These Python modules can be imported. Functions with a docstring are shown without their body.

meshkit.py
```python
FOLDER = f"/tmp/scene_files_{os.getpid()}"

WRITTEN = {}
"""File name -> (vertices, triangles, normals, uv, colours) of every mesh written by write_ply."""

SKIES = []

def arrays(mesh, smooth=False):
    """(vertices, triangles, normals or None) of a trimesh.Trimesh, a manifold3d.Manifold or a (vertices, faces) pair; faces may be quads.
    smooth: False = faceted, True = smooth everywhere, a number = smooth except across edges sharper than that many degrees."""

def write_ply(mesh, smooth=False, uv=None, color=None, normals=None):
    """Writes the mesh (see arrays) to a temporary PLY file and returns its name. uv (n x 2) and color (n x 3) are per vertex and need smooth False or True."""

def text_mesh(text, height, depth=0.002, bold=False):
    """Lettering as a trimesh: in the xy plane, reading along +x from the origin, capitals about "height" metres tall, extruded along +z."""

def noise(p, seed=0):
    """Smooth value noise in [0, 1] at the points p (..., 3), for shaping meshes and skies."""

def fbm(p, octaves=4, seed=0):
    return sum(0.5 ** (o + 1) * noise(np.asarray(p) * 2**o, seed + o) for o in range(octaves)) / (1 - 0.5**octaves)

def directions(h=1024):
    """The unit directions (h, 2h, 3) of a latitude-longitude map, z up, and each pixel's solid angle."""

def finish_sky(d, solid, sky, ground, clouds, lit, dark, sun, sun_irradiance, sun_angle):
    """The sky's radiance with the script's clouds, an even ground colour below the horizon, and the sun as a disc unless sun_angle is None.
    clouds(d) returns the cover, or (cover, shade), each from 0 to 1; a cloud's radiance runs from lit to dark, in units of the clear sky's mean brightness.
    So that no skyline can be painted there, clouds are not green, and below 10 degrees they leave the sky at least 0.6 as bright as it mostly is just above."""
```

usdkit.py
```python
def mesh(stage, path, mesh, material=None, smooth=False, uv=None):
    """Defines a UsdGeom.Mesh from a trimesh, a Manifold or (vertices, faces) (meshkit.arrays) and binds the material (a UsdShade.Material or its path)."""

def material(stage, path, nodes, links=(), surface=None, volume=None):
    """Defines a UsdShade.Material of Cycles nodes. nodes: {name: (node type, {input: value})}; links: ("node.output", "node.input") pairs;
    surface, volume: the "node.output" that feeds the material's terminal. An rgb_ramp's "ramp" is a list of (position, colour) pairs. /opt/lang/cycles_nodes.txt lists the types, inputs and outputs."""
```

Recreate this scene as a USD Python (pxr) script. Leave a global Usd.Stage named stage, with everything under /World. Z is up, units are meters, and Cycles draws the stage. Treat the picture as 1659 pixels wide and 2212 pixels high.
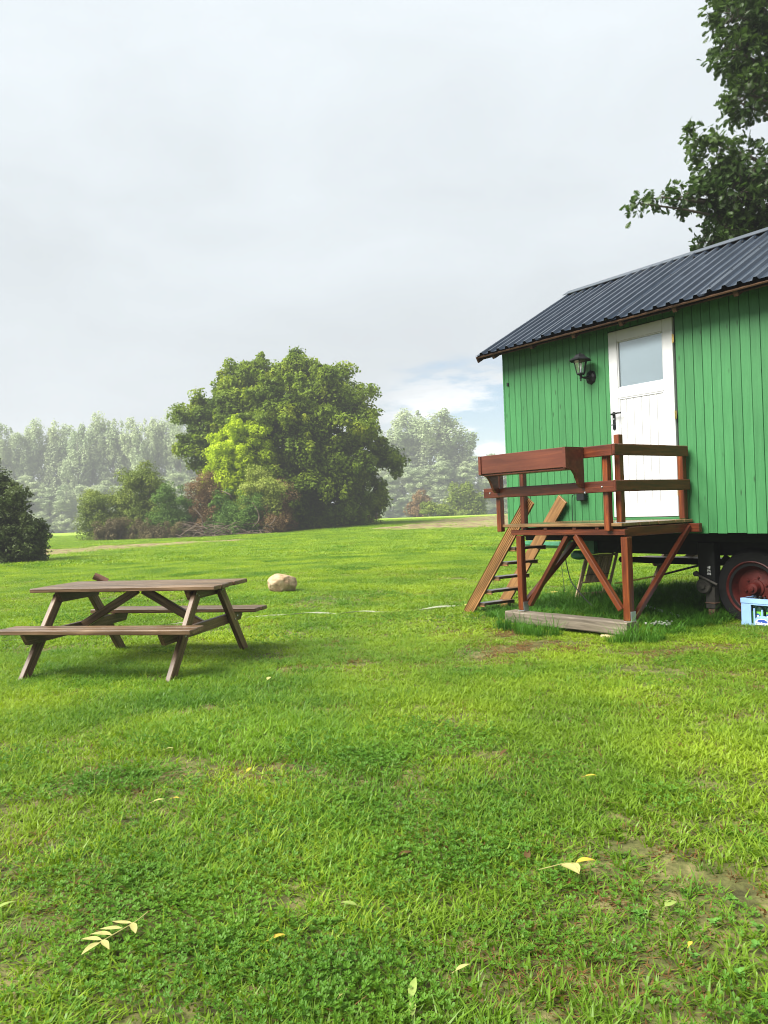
import math
import numpy as np
import trimesh
import shapely.geometry as sg
import usdkit, meshkit
from pxr import Usd, UsdGeom, UsdLux, UsdShade, Gf, Sdf, Vt

stage = Usd.Stage.CreateInMemory()
UsdGeom.SetStageUpAxis(stage, 'Z')
UsdGeom.SetStageMetersPerUnit(stage, 1.0)
W = UsdGeom.Xform.Define(stage, '/World')
stage.SetDefaultPrim(W.GetPrim())
UsdGeom.Scope.Define(stage, '/World/Looks')

# ------------------------------------------------------------------ camera, sky, sun
ROLL = math.radians(2.12)
FPX = 1700.0 / 1659.0                      # focal length as a share of the picture's width
cam = UsdGeom.Camera.Define(stage, '/World/camera')
cam.CreateHorizontalApertureAttr(36.0)
cam.CreateVerticalApertureAttr(48.0)
cam.CreateFocalLengthAttr(36.0 * FPX)
cam.CreateClippingRangeAttr(Gf.Vec2f(0.05, 5000))
cr, sr = math.cos(ROLL), math.sin(ROLL)
RT, UP, FW = np.array([cr, 0, -sr]), np.array([sr, 0, cr]), np.array([0, 1.0, 0])
cam.AddTransformOp().Set(Gf.Matrix4d(*RT, 0, *UP, 0, *(-FW), 0, 0, 0, 0, 1))
cam.CreateExposureAttr(1.55)

SUN = np.array([-0.84, -0.42, 1.02]); SUN /= np.linalg.norm(SUN)
SUN_EL, SUN_ROT = math.asin(SUN[2]), math.atan2(SUN[0], SUN[1])

NN = {}
def mat(name, nodes, links, surface, volume=None):
    return usdkit.material(stage, '/World/Looks/' + name, nodes, links, surface=surface, volume=volume)

def math_n(op, a=None, b=None, clamp=False):
    d = {'math_type': op}
    if a is not None: d['value1'] = a
    if b is not None: d['value2'] = b
    if clamp: d['use_clamp'] = True
    return ('math', d)

sky_mat = usdkit.material(stage, '/World/Looks/sky_look', {
    'tc': ('texture_coordinate', {}),
    'sky': ('sky_texture', {'sky_type': 'single_scattering', 'sun_disc': False, 'sun_elevation': SUN_EL, 'sun_rotation': SUN_ROT, 'aerosol_density': 1.0}),
    'xyz': ('separate_xyz', {}),
    'map': ('mapping', {'scale': (1.0, 1.0, 2.4)}),
    'n1': ('noise_texture', {'scale': 2.3, 'detail': 5, 'roughness': 0.52, 'distortion': 0.4}),
    'mapc': ('mapping', {'scale': (0.8, 0.8, 3.2)}),
    'n2': ('noise_texture', {'scale': 13.0, 'detail': 6, 'roughness': 0.55}),
    # overcast deck: brighter towards the zenith
    'cie': ('map_range', {'from_min': 0.0, 'from_max': 1.0, 'to_min': 4.4, 'to_max': 7.7, 'clamp': True}),
    'nr': ('map_range', {'from_min': 0.3, 'from_max': 0.7, 'to_min': 0.9, 'to_max': 1.1, 'clamp': True}),
    'br': math_n('multiply'),
    'tint': ('combine_color', {}),
    'bk': math_n('multiply', b=1.075), 'gk': math_n('multiply', b=1.02), 'rk': math_n('multiply', b=0.945),
    # a break in the deck low over the far field, to the right
    'zn': math_n('multiply_add'),
    'ztop': ('map_range', {'range_type': 'smoothstep', 'from_min': 0.195, 'from_max': 0.255, 'to_min': 1.0, 'to_max': 0.0, 'clamp': True}),
    'xn': ('map_range', {'range_type': 'smoothstep', 'from_min': -0.03, 'from_max': 0.07, 'to_min': 0.0, 'to_max': 1.0, 'clamp': True}),
    'yn': ('map_range', {'from_min': 0.2, 'from_max': 0.5, 'to_min': 0.0, 'to_max': 1.0, 'clamp': True}),
    'gap1': math_n('multiply'), 'gap': math_n('multiply'),
    # small heaped clouds inside the break
    'cum': ('map_range', {'range_type': 'smoothstep', 'from_min': 0.44, 'from_max': 0.62, 'to_min': 0.1, 'to_max': 0.95, 'clamp': True}),
    'cumc': ('color', {'value': (7.6, 7.7, 7.8)}),
    'blue': ('mix_color', {'blend_type': 'multiply', 'fac': 1.0, 'b': (0.95, 1.0, 1.0), 'use_clamp': False}),
    'clear': ('mix_color', {'blend_type': 'mix', 'use_clamp': False}),
    'all': ('mix_color', {'blend_type': 'mix', 'use_clamp': False}),
    'bg': ('background_shader', {'strength': 0.0478}),
}, [('tc.generated', 'xyz.vector'), ('tc.generated', 'map.vector'), ('map.vector', 'n1.vector'),
    ('tc.generated', 'mapc.vector'), ('mapc.vector', 'n2.vector'),
    ('xyz.z', 'cie.value'), ('n1.fac', 'nr.value'), ('cie.result', 'br.value1'), ('nr.result', 'br.value2'),
    ('br.value', 'rk.value1'), ('br.value', 'gk.value1'), ('br.value', 'bk.value1'),
    ('rk.value', 'tint.r'), ('gk.value', 'tint.g'), ('bk.value', 'tint.b'),
    ('n2.fac', 'zn.value1'), ('xyz.z', 'zn.value3'),
    ('zn.value', 'ztop.value'), ('xyz.x', 'xn.value'), ('xyz.y', 'yn.value'), ('ztop.result', 'gap1.value1'), ('xn.result', 'gap1.value2'),
    ('gap1.value', 'gap.value1'), ('yn.result', 'gap.value2'),
    ('n2.fac', 'cum.value'), ('sky.color', 'blue.a'), ('blue.result', 'clear.a'), ('cumc.color', 'clear.b'), ('cum.result', 'clear.fac'),
    ('tint.color', 'all.a'), ('clear.result', 'all.b'), ('gap.value', 'all.fac'), ('all.result', 'bg.color')],
    surface='bg.background')
UsdShade.Shader.Get(stage, '/World/Looks/sky_look/zn').GetInput('value2') or UsdShade.Shader.Get(stage, '/World/Looks/sky_look/zn').CreateInput('value2', Sdf.ValueTypeNames.Float).Set(0.12)

dome = UsdLux.DomeLight.Define(stage, '/World/sky')
UsdShade.MaterialBindingAPI.Apply(dome.GetPrim()).Bind(sky_mat)
dome.GetPrim().SetCustomDataByKey('kind', 'structure')
sun = UsdLux.DistantLight.Define(stage, '/World/sun')
sun.CreateIntensityAttr(1.25)
sun.CreateAngleAttr(42.0)
sun.CreateNormalizeAttr(True)
sun.CreateColorAttr(Gf.Vec3f(1.0, 0.97, 0.91))
def look_rot(zdir):
    z = zdir / np.linalg.norm(zdir); x = np.cross([0, 0, 1.0], z); x /= np.linalg.norm(x); y = np.cross(z, x)
    return x, y, z
sx, sy, sz = look_rot(SUN)
sun.AddTransformOp().Set(Gf.Matrix4d(*sx, 0, *sy, 0, *sz, 0, 0, 0, 0, 1))

# ------------------------------------------------------------------ scene helpers
def at(px, py, depth):
    """the world point seen at a spot of the 1659 x 2212 picture, depth metres away along the view"""
    return (FW * 1700.0 + RT * (px - 829.5) - UP * (py - 1106.0)) / 1700.0 * depth

CAB = np.eye(4)                            # frame of the wagon: x along its side, y into it, z up
a_ = math.radians(-54.1)
CAB[:2, :2] = [[math.cos(a_), -math.sin(a_)], [math.sin(a_), math.cos(a_)]]
WLD = np.eye(4)

class Obj:
    def __init__(s, prim, world, frame): s.prim, s.path, s.world, s.frame = prim, str(prim.GetPath()), world, frame

used = {}
def numbered(parent, name):
    k = parent + '/' + name
    n = used.get(k, -1) + 1
    used[k] = n
    return k if n == 0 else '%s_%03d' % (k, n)

def T(p):
    m = np.eye(4); m[:3, 3] = p; return m

def set_xf(prim, m):
    if not np.allclose(m, np.eye(4)):
        UsdGeom.Xformable(prim).AddTransformOp().Set(Gf.Matrix4d(*np.asarray(m).T.ravel().tolist()))

def tag(prim, label=None, cat=None, group=None, kind=None):
    for k, v in (('label', label), ('category', cat), ('group', group), ('kind', kind)):
        if v: prim.SetCustomDataByKey(k, v)

def thing(name, label, cat, base=(0, 0, 0), frame=WLD, group=None, rot=0.0):
    path = numbered('/World', name)
    x = UsdGeom.Xform.Define(stage, path)
    m = frame @ T(base)
    if rot:
        r = np.eye(4); c, s = math.cos(rot), math.sin(rot); r[:2, :2] = [[c, -s], [s, c]]; m = m @ r
    set_xf(x.GetPrim(), m)
    tag(x.GetPrim(), label, cat, group)
    return Obj(x.GetPrim(), m, frame if not rot else m)

ROOT = Obj(W.GetPrim(), np.eye(4), WLD)
def part(parent, name, mesh, material, smooth=False, own=None, label=None, kind=None, frame=None):
    """mesh: (V, F) in the thing's frame (or own: matrix of the part's axes in that frame, mesh then in those axes)"""
    frame = parent.frame if frame is None else frame
    path = numbered(parent.path, name)
    V, F = (np.asarray(mesh.vertices), np.asarray(mesh.faces)) if hasattr(mesh, 'vertices') else mesh
    V = np.asarray(V, float)
    world = parent.world if own is None else frame @ own
    if own is None:
        m = np.linalg.inv(parent.world) @ frame
        V = V @ m[:3, :3].T + m[:3, 3]
    g = usdkit.mesh(stage, path, (V, F), material, smooth=smooth)
    set_xf(g.GetPrim(), np.linalg.inv(parent.world) @ world)
    tag(g.GetPrim(), label=label, kind=kind)
    return Obj(g.GetPrim(), world, frame)

# chamfered box topology
def _cham():
    pts = []
    for sx_ in (-1, 1):
        for sy_ in (-1, 1):
            for sz_ in (-1, 1):
                for k in range(3):
                    q = np.array([sx_, sy_, sz_], float) * 0.8
                    q[k] = (sx_, sy_, sz_)[k]
                    pts.append(q)
    pts = np.array(pts)
    h = trimesh.convex.convex_hull(pts)
    idx = [int(np.argmin(np.abs(pts - v).sum(1))) for v in h.vertices]
    F = np.array(idx)[h.faces]
    c = np.array([pts[f].mean(0) for f in F]); n = np.cross(pts[F[:, 1]] - pts[F[:, 0]], pts[F[:, 2]] - pts[F[:, 0]])
    flip = (c * n).sum(1) < 0
    F[flip] = F[flip][:, ::-1]
    sgn = np.sign(pts); ax = np.tile(np.arange(3), 8)
    return sgn, ax, F
_SG, _AX, _CF = _cham()
def cbox(size, ch=0.004, center=(0, 0, 0)):
    h = np.asarray(size, float) / 2
    ch = min(ch, h.min() * 0.6)
    V = _SG * (h - ch)
    V[np.arange(24), _AX] = _SG[np.arange(24), _AX] * h[_AX]
    return V + np.asarray(center, float), _CF

def aabb(x0, x1, y0, y1, z0, z1, ch=0.004):
    return cbox((abs(x1 - x0), abs(y1 - y0), abs(z1 - z0)), ch, ((x0 + x1) / 2, (y0 + y1) / 2, (z0 + z1) / 2))

def axes(p0, p1, up):
    p0, p1 = np.asarray(p0, float), np.asarray(p1, float)
    x = p1 - p0; L = np.linalg.norm(x); x /= L
    z = np.asarray(up, float); z = z - x * (z @ x); z /= np.linalg.norm(z); y = np.cross(z, x)
    m = np.eye(4); m[:3, 0], m[:3, 1], m[:3, 2], m[:3, 3] = x, y, z, (p0 + p1) / 2
    return m, L

def timber(parent, name, p0, p1, width, thick, material, up=(0, 0, 1), ch=0.004, label=None, warp=0.0):
    """a length of wood: its local x runs along the grain; thick is measured along up"""
    m, L = axes(p0, p1, up)
    V, F = cbox((L, width, thick), ch)
    return part(parent, name, (V, F), material, own=m, label=label)

def join(*ms):
    Vs, Fs, n = [], [], 0
    for m in ms:
        V, F = (m.vertices, m.faces) if hasattr(m, 'vertices') else m
        Vs.append(np.asarray(V, float)); Fs.append(np.asarray(F) + n); n += len(V)
    return np.vstack(Vs), np.vstack(Fs)

def tube(pts, r, k=8, cap=True):
    pts = np.asarray(pts, float); n = len(pts)
    r = np.full(n, r) if np.ndim(r) == 0 else np.asarray(r, float)
    t = np.gradient(pts, axis=0); t /= np.maximum(np.linalg.norm(t, axis=1, keepdims=True), 1e-9)
    ref = np.array([0, 0, 1.0]) if abs(t[:, 2]).mean() < 0.8 else np.array([1.0, 0, 0])
    V = []
    for i in range(n):
        a = np.cross(t[i], ref); a /= max(np.linalg.norm(a), 1e-9); b = np.cross(t[i], a)
        th = np.arange(k) / k * 2 * np.pi
        V.append(pts[i] + r[i] * (np.cos(th)[:, None] * a + np.sin(th)[:, None] * b))
    V = np.vstack(V); F = []
    for i in range(n - 1):
        for j in range(k):
            a, b, c, d = i * k + j, i * k + (j + 1) % k, (i + 1) * k + (j + 1) % k, (i + 1) * k + j
            F += [[a, b, c], [a, c, d]]
    if cap:
        V = np.vstack([V, pts[:1], pts[-1:]]); a, b = n * k, n * k + 1
        for j in range(k):
            F += [[a, (j + 1) % k, j], [b, (n - 1) * k + j, (n - 1) * k + (j + 1) % k]]
    return V, np.array(F)

def bez(pts, n):
    """smooth curve through points (Catmull-Rom)"""
    P = np.asarray(pts, float); P = np.vstack([2 * P[0] - P[1], P, 2 * P[-1] - P[-2]])
    out = []
    for i in range(1, len(P) - 2):
        for t in np.linspace(0, 1, n, endpoint=False):
            a, b, c, d = P[i - 1:i + 3]
            out.append(0.5 * (2 * b + (c - a) * t + (2 * a - 5 * b + 4 * c - d) * t * t + (3 * b - a - 3 * c + d) * t ** 3))
    return np.vstack([out, P[-2]])

def lathe(profile, k=24, axis='z'):
    """profile: (radius, height) pairs round the z axis"""
    P = np.asarray(profile, float); n = len(P); th = np.arange(k) / k * 2 * np.pi
    V = np.stack([P[:, 0][:, None] * np.cos(th), P[:, 0][:, None] * np.sin(th), np.repeat(P[:, 1][:, None], k, 1)], -1).reshape(-1, 3)
    F = []
    for i in range(n - 1):
        for j in range(k):
            a, b, c, d = i * k + j, i * k + (j + 1) % k, (i + 1) * k + (j + 1) % k, (i + 1) * k + j
            F += [[a, b, c], [a, c, d]]
    return V, np.array(F)

def moved(mesh, m=None, t=(0, 0, 0)):
    V, F = (mesh.vertices, mesh.faces) if hasattr(mesh, 'vertices') else mesh
    V = np.asarray(V, float)
    if m is not None: V = V @ np.asarray(m, float)[:3, :3].T
    return V + np.asarray(t, float), F

def extrude(poly, depth):
    e = trimesh.creation.extrude_polygon(poly, depth, engine='earcut')
    return np.array(e.vertices), np.array(e.faces)

# ------------------------------------------------------------------ materials
def wood(name, c1, c2, c3, rough=0.55, scale=1.0, knots=0.35, bump=0.25, spec=0.4, streak=0.6, tone=(0.8, 1.18)):
    """grain along the object's x axis, a tone of its own for every board"""
    return mat(name, {
        'tc': ('texture_coordinate', {}), 'oi': ('object_info', {}),
        'off': ('combine_xyz', {}), 'o1': math_n('multiply', b=37.0), 'o2': math_n('multiply', b=11.3),
        'add': ('vector_math', {'math_type': 'add'}),
        'mp': ('mapping', {'scale': (2.2 * scale, 34 * scale, 34 * scale)}),
        'n': ('noise_texture', {'scale': 1.0, 'detail': 5, 'roughness': 0.6, 'distortion': 0.8}),
        'mp2': ('mapping', {'scale': (1.6 * scale, 6 * scale, 6 * scale)}),
        'n2': ('noise_texture', {'scale': 1.0, 'detail': 3}),
        'rmp': ('rgb_ramp', {'ramp': [(0.28, c1), (0.52, c2), (0.74, c3)]}),
        'mpk': ('mapping', {'scale': (2.3, 9, 9)}),
        'vk': ('voronoi_texture', {'scale': 1.3}),
        'kr': ('map_range', {'from_min': 0.05, 'from_max': 0.12, 'to_min': knots, 'to_max': 0.0, 'clamp': True}),
        'dark': ('mix_color', {'blend_type': 'multiply', 'b': (0.35, 0.3, 0.28)}),
        'tone': ('map_range', {'from_min': 0.0, 'from_max': 1.0, 'to_min': tone[0], 'to_max': tone[1]}),
        'st': ('map_range', {'from_min': 0.3, 'from_max': 0.7, 'to_min': 1 - streak * 0.4, 'to_max': 1 + streak * 0.3}),
        'tm': math_n('multiply'), 'hsv': ('hsv', {}),
        'bp': ('bump', {'strength': bump, 'distance': 0.004}),
        'p': ('principled_bsdf', {'roughness': rough, 'specular_ior_level': spec}),
    }, [('oi.random', 'o1.value1'), ('oi.random', 'o2.value1'), ('o1.value', 'off.x'), ('o2.value', 'off.y'),
        ('tc.object', 'add.vector1'), ('off.vector', 'add.vector2'), ('add.vector', 'mp.vector'), ('mp.vector', 'n.vector'),
        ('add.vector', 'mp2.vector'), ('mp2.vector', 'n2.vector'), ('n.fac', 'rmp.fac'),
        ('add.vector', 'mpk.vector'), ('mpk.vector', 'vk.vector'), ('vk.distance', 'kr.value'), ('rmp.color', 'dark.a'), ('kr.result', 'dark.fac'),
        ('oi.random', 'tone.value'), ('n2.fac', 'st.value'), ('tone.result', 'tm.value1'), ('st.result', 'tm.value2'),
        ('dark.result', 'hsv.color'), ('tm.value', 'hsv.value'), ('hsv.color', 'p.base_color'), ('n.fac', 'bp.height'), ('bp.normal', 'p.normal')], 'p.BSDF')

def plain(name, col, rough=0.5, metallic=0.0, spec=0.5, var=0.15, scale=8.0, bump=0.0, coat=0.0):
    n = {'tc': ('texture_coordinate', {}), 'n': ('noise_texture', {'scale': scale, 'detail': 5, 'roughness': 0.6}),
         'mr': ('map_range', {'from_min': 0.3, 'from_max': 0.7, 'to_min': 1 - var, 'to_max': 1 + var}),
         'h': ('hsv', {'color': col}),
         'rr': ('map_range', {'from_min': 0.3, 'from_max': 0.7, 'to_min': max(rough - 0.08, 0.03), 'to_max': rough + 0.08}),
         'p': ('principled_bsdf', {'metallic': metallic, 'specular_ior_level': spec, 'coat_weight': coat})}
    l = [('tc.object', 'n.vector'), ('n.fac', 'mr.value'), ('mr.result', 'h.value'), ('h.color', 'p.base_color'), ('n.fac', 'rr.value'), ('rr.result', 'p.roughness')]
    if bump:
        n['bp'] = ('bump', {'strength': bump, 'distance': 0.01}); l += [('n.fac', 'bp.height'), ('bp.normal', 'p.normal')]
    return mat(name, n, l, 'p.BSDF')

def foliage(name, cols, trans=0.35, rough=0.5, scale=0.35, spread=0.25, spec=0.15):
    """leaf colour: a ramp picked by each leaf's own random number shifted by slow noise in space"""
    return mat(name, {
        'g': ('geometry', {}), 'n': ('noise_texture', {'scale': scale, 'detail': 2}),
        'm1': math_n('multiply', b=spread), 'm2': ('math', {'math_type': 'multiply_add', 'value2': 1.7 * (1 - spread), 'value3': -0.35 * (1 - spread)}),
        's': math_n('add'), 'r': ('rgb_ramp', {'ramp': list(zip(np.linspace(0.08, 0.92, len(cols)), cols))}),
        'p': ('principled_bsdf', {'roughness': rough, 'specular_ior_level': spec}),
        'h': ('hsv', {'saturation': 1.08, 'value': 1.15}), 't': ('translucent_bsdf', {}), 'x': ('mix_closure', {'fac': trans}),
    }, [('g.position', 'n.vector'), ('g.random_per_island', 'm1.value1'), ('n.fac', 'm2.value1'), ('m1.value', 's.value1'), ('m2.value', 's.value2'),
        ('s.value', 'r.fac'), ('r.color', 'p.base_color'), ('r.color', 'h.color'), ('h.color', 't.color'), ('p.BSDF', 'x.closure1'), ('t.BSDF', 'x.closure2')], 'x.closure')

M = {}
M['green'] = wood('green_painted_boards', (0.025, 0.116, 0.036), (0.030, 0.131, 0.042), (0.038, 0.150, 0.051), rough=0.5, knots=0.85, bump=0.10, streak=0.25, spec=0.3, tone=(0.93, 1.06))
M['stain'] = wood('red_brown_stain', (0.030, 0.0065, 0.003), (0.066, 0.0145, 0.005), (0.115, 0.030, 0.0095), rough=0.32, knots=0.75, bump=0.3)
M['stain_orange'] = wood('orange_brown_stain', (0.044, 0.009, 0.0034), (0.100, 0.0225, 0.0058), (0.190, 0.054, 0.0125), rough=0.32, knots=0.8, bump=0.3)
M['planter'] = wood('planter_stain', (0.056, 0.0145, 0.008), (0.084, 0.022, 0.011), (0.115, 0.034, 0.0155), rough=0.4, knots=0.2, bump=0.2, scale=0.6)
M['deck'] = wood('wet_deck_boards', (0.075, 0.040, 0.017), (0.13, 0.076, 0.033), (0.19, 0.122, 0.058), rough=0.24, knots=0.4)
M['ladder'] = wood('tan_decking', (0.10, 0.046, 0.015), (0.165, 0.082, 0.026), (0.24, 0.128, 0.046), rough=0.5, knots=0.4)
M['tread'] = wood('wet_dark_tread', (0.04, 0.024, 0.014), (0.07, 0.042, 0.025), (0.10, 0.062, 0.036), rough=0.25, knots=0.2)
M['table'] = wood('weathered_table_wood', (0.038, 0.021, 0.011), (0.092, 0.056, 0.030), (0.175, 0.118, 0.070), rough=0.36, knots=0.4, bump=0.5, streak=0.9, spec=0.2)
M['sleeper'] = wood('grey_weathered_timber', (0.050, 0.038, 0.026), (0.098, 0.079, 0.056), (0.15, 0.126, 0.094), rough=0.75, knots=0.4, bump=0.8)
M['teak'] = wood('silvered_chair_wood', (0.33, 0.22, 0.12), (0.47, 0.34, 0.20), (0.58, 0.45, 0.29), rough=0.6)
M['eave'] = wood('brown_eave_wood', (0.020, 0.010, 0.005), (0.045, 0.022, 0.010), (0.085, 0.045, 0.022), rough=0.65, spec=0.2)
M['old_wood'] = wood('old_grey_wood', (0.07, 0.055, 0.045), (0.13, 0.105, 0.085), (0.2, 0.17, 0.14), rough=0.6)
M['log'] = wood('red_brown_log', (0.07, 0.03, 0.018), (0.14, 0.06, 0.035), (0.2, 0.1, 0.06), rough=0.8, bump=0.9)
M['white'] = plain('white_door_paint', (0.405, 0.41, 0.41), rough=0.42, var=0.07, scale=5, bump=0.03)
M['backing'] = plain('dark_wall_backing', (0.02, 0.04, 0.022), rough=0.9)
M['black'] = plain('black_metal', (0.012, 0.013, 0.014), rough=0.35, var=0.3, spec=0.15)
M['dark_steel'] = plain('dark_chassis_steel', (0.006, 0.0065, 0.0065), rough=0.6, var=0.4, spec=0.15)
M['jack_steel'] = plain('dirty_jack_steel', (0.035, 0.031, 0.026), rough=0.65, var=0.5, scale=14, spec=0.3)
M['rust'] = plain('rusty_brown_steel', (0.10, 0.05, 0.03), rough=0.8, var=0.5, scale=20)
M['green_steel'] = plain('green_chassis_paint', (0.012, 0.10, 0.040), rough=0.4, var=0.3)
M['tarp'] = plain('green_tarpaulin', (0.02, 0.13, 0.07), rough=0.45, var=0.3)
M['zinc'] = plain('zinc_plate', (0.42, 0.44, 0.46), rough=0.38, metallic=0.9, var=0.2)
M['brass'] = plain('brass_hinge', (0.42, 0.30, 0.11), rough=0.35, metallic=0.9)
M['red_rim'] = plain('red_wheel_paint', (0.050, 0.0065, 0.0045), rough=0.5, var=0.45, scale=9, spec=0.2)
M['tyre'] = plain('tyre_rubber', (0.006, 0.006, 0.006), rough=0.8, spec=0.15)
M['blue_plastic'] = plain('pale_blue_plastic', (0.185, 0.31, 0.50), rough=0.45, var=0.08)
M['logo_blue'] = plain('logo_blue', (0.02, 0.05, 0.24), rough=0.4, var=0.03)
M['logo_white'] = plain('logo_white', (0.8, 0.8, 0.8), rough=0.45, var=0.03)
M['label_green'] = plain('label_green', (0.12, 0.36, 0.04), rough=0.5, var=0.1)
M['bottle'] = plain('dark_green_bottle', (0.012, 0.045, 0.028), rough=0.08, spec=0.6, var=0.1)
M['ridge'] = plain('ridge_cap_metal', (0.05, 0.06, 0.073), rough=0.45, metallic=0.1, var=0.1, spec=0.35)
M['cable'] = plain('black_cable', (0.012, 0.012, 0.012), rough=0.5)
M['rope_white'] = plain('white_tape', (0.24, 0.25, 0.17), rough=0.7)
M['rope_yellow'] = plain('yellow_cord', (0.50, 0.42, 0.09), rough=0.7)
M['grey_cord'] = plain('grey_cord', (0.10, 0.10, 0.09), rough=0.8)
M['bark'] = plain('tree_bark', (0.085, 0.07, 0.052), rough=0.9, var=0.4, scale=3, bump=0.6)
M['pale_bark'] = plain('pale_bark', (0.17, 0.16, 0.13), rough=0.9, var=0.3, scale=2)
M['dead_wood'] = plain('dead_branches', (0.085, 0.060, 0.040), rough=0.9, var=0.4, scale=4)
M['bowl'] = plain('rusted_fire_bowl', (0.05, 0.03, 0.02), rough=0.7, var=0.4)
M['pebble'] = plain('white_pebbles', (0.28, 0.29, 0.25), rough=0.7)
M['wood_block'] = plain('pale_wood_block', (0.36, 0.29, 0.14), rough=0.7)

M['roof'] = mat('dark_roof_metal', {
    'tc': ('texture_coordinate', {}), 'mp': ('mapping', {'scale': (9, 1.2, 1.2)}), 'n': ('noise_texture', {'scale': 1.5, 'detail': 5, 'roughness': 0.65}),
    'r': ('rgb_ramp', {'ramp': [(0.3, (0.008, 0.014, 0.023)), (0.55, (0.013, 0.020, 0.032)), (0.75, (0.03, 0.040, 0.054))]}),
    'rr': ('map_range', {'from_min': 0.3, 'from_max': 0.7, 'to_min': 0.14, 'to_max': 0.34}),
    'p': ('principled_bsdf', {'specular_ior_level': 0.26})},
    [('tc.object', 'mp.vector'), ('mp.vector', 'n.vector'), ('n.fac', 'r.fac'), ('r.color', 'p.base_color'), ('n.fac', 'rr.value'), ('rr.result', 'p.roughness')], 'p.BSDF')
M['glass'] = mat('window_glass', {'t': ('transparent_bsdf', {'color': (0.93, 0.95, 0.95)}), 'g': ('glossy_bsdf', {'roughness': 0.02, 'color': (1, 1, 1)}),
    'f': ('fresnel', {'IOR': 1.52}), 'x': ('mix_closure', {})}, [('f.fac', 'x.fac'), ('t.BSDF', 'x.closure1'), ('g.BSDF', 'x.closure2')], 'x.closure')
M['blind'] = plain('grey_blue_blind', (0.42, 0.485, 0.54), rough=0.8, var=0.05, scale=2)
M['stone'] = mat('boulder_stone', {
    'tc': ('texture_coordinate', {}), 'n': ('noise_texture', {'scale': 9, 'detail': 8, 'roughness': 0.65}),
    'r': ('rgb_ramp', {'ramp': [(0.28, (0.10, 0.062, 0.034)), (0.42, (0.25, 0.17, 0.095)), (0.58, (0.34, 0.25, 0.15)), (0.72, (0.44, 0.37, 0.27))]}),
    'b': ('bump', {'strength': 0.6, 'distance': 0.03}), 'p': ('principled_bsdf', {'roughness': 0.75, 'specular_ior_level': 0.3})},
    [('tc.object', 'n.vector'), ('n.fac', 'r.fac'), ('r.color', 'p.base_color'), ('n.fac', 'b.height'), ('b.normal', 'p.normal')], 'p.BSDF')

G1, G2, G3 = (0.060, 0.150, 0.010), (0.120, 0.230, 0.012), (0.205, 0.300, 0.020)
M['grass_bright'] = foliage('grass_bright', [(0.11, 0.200, 0.016), (0.285, 0.375, 0.026), (0.40, 0.465, 0.040), (0.59, 0.57, 0.15)], trans=0.42, rough=0.38, scale=0.8, spread=0.68, spec=0.2)
M['grass_lush'] = foliage('grass_lush', [(0.070, 0.158, 0.016), (0.19, 0.32, 0.025), (0.30, 0.425, 0.036), (0.46, 0.51, 0.10)], trans=0.42, rough=0.38, scale=0.8, spread=0.68, spec=0.2)
M['grass_long'] = foliage('grass_long', [(0.04, 0.12, 0.012), (0.085, 0.20, 0.016), (0.16, 0.28, 0.02), (0.36, 0.36, 0.11)], trans=0.35, rough=0.45, scale=1.2, spread=0.7)
M['clover'] = foliage('clover_leaves', [(0.058, 0.14, 0.013), (0.145, 0.275, 0.018), (0.215, 0.35, 0.027), (0.33, 0.43, 0.08)], trans=0.34, rough=0.45, scale=1.5, spread=0.8, spec=0.12)
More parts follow.
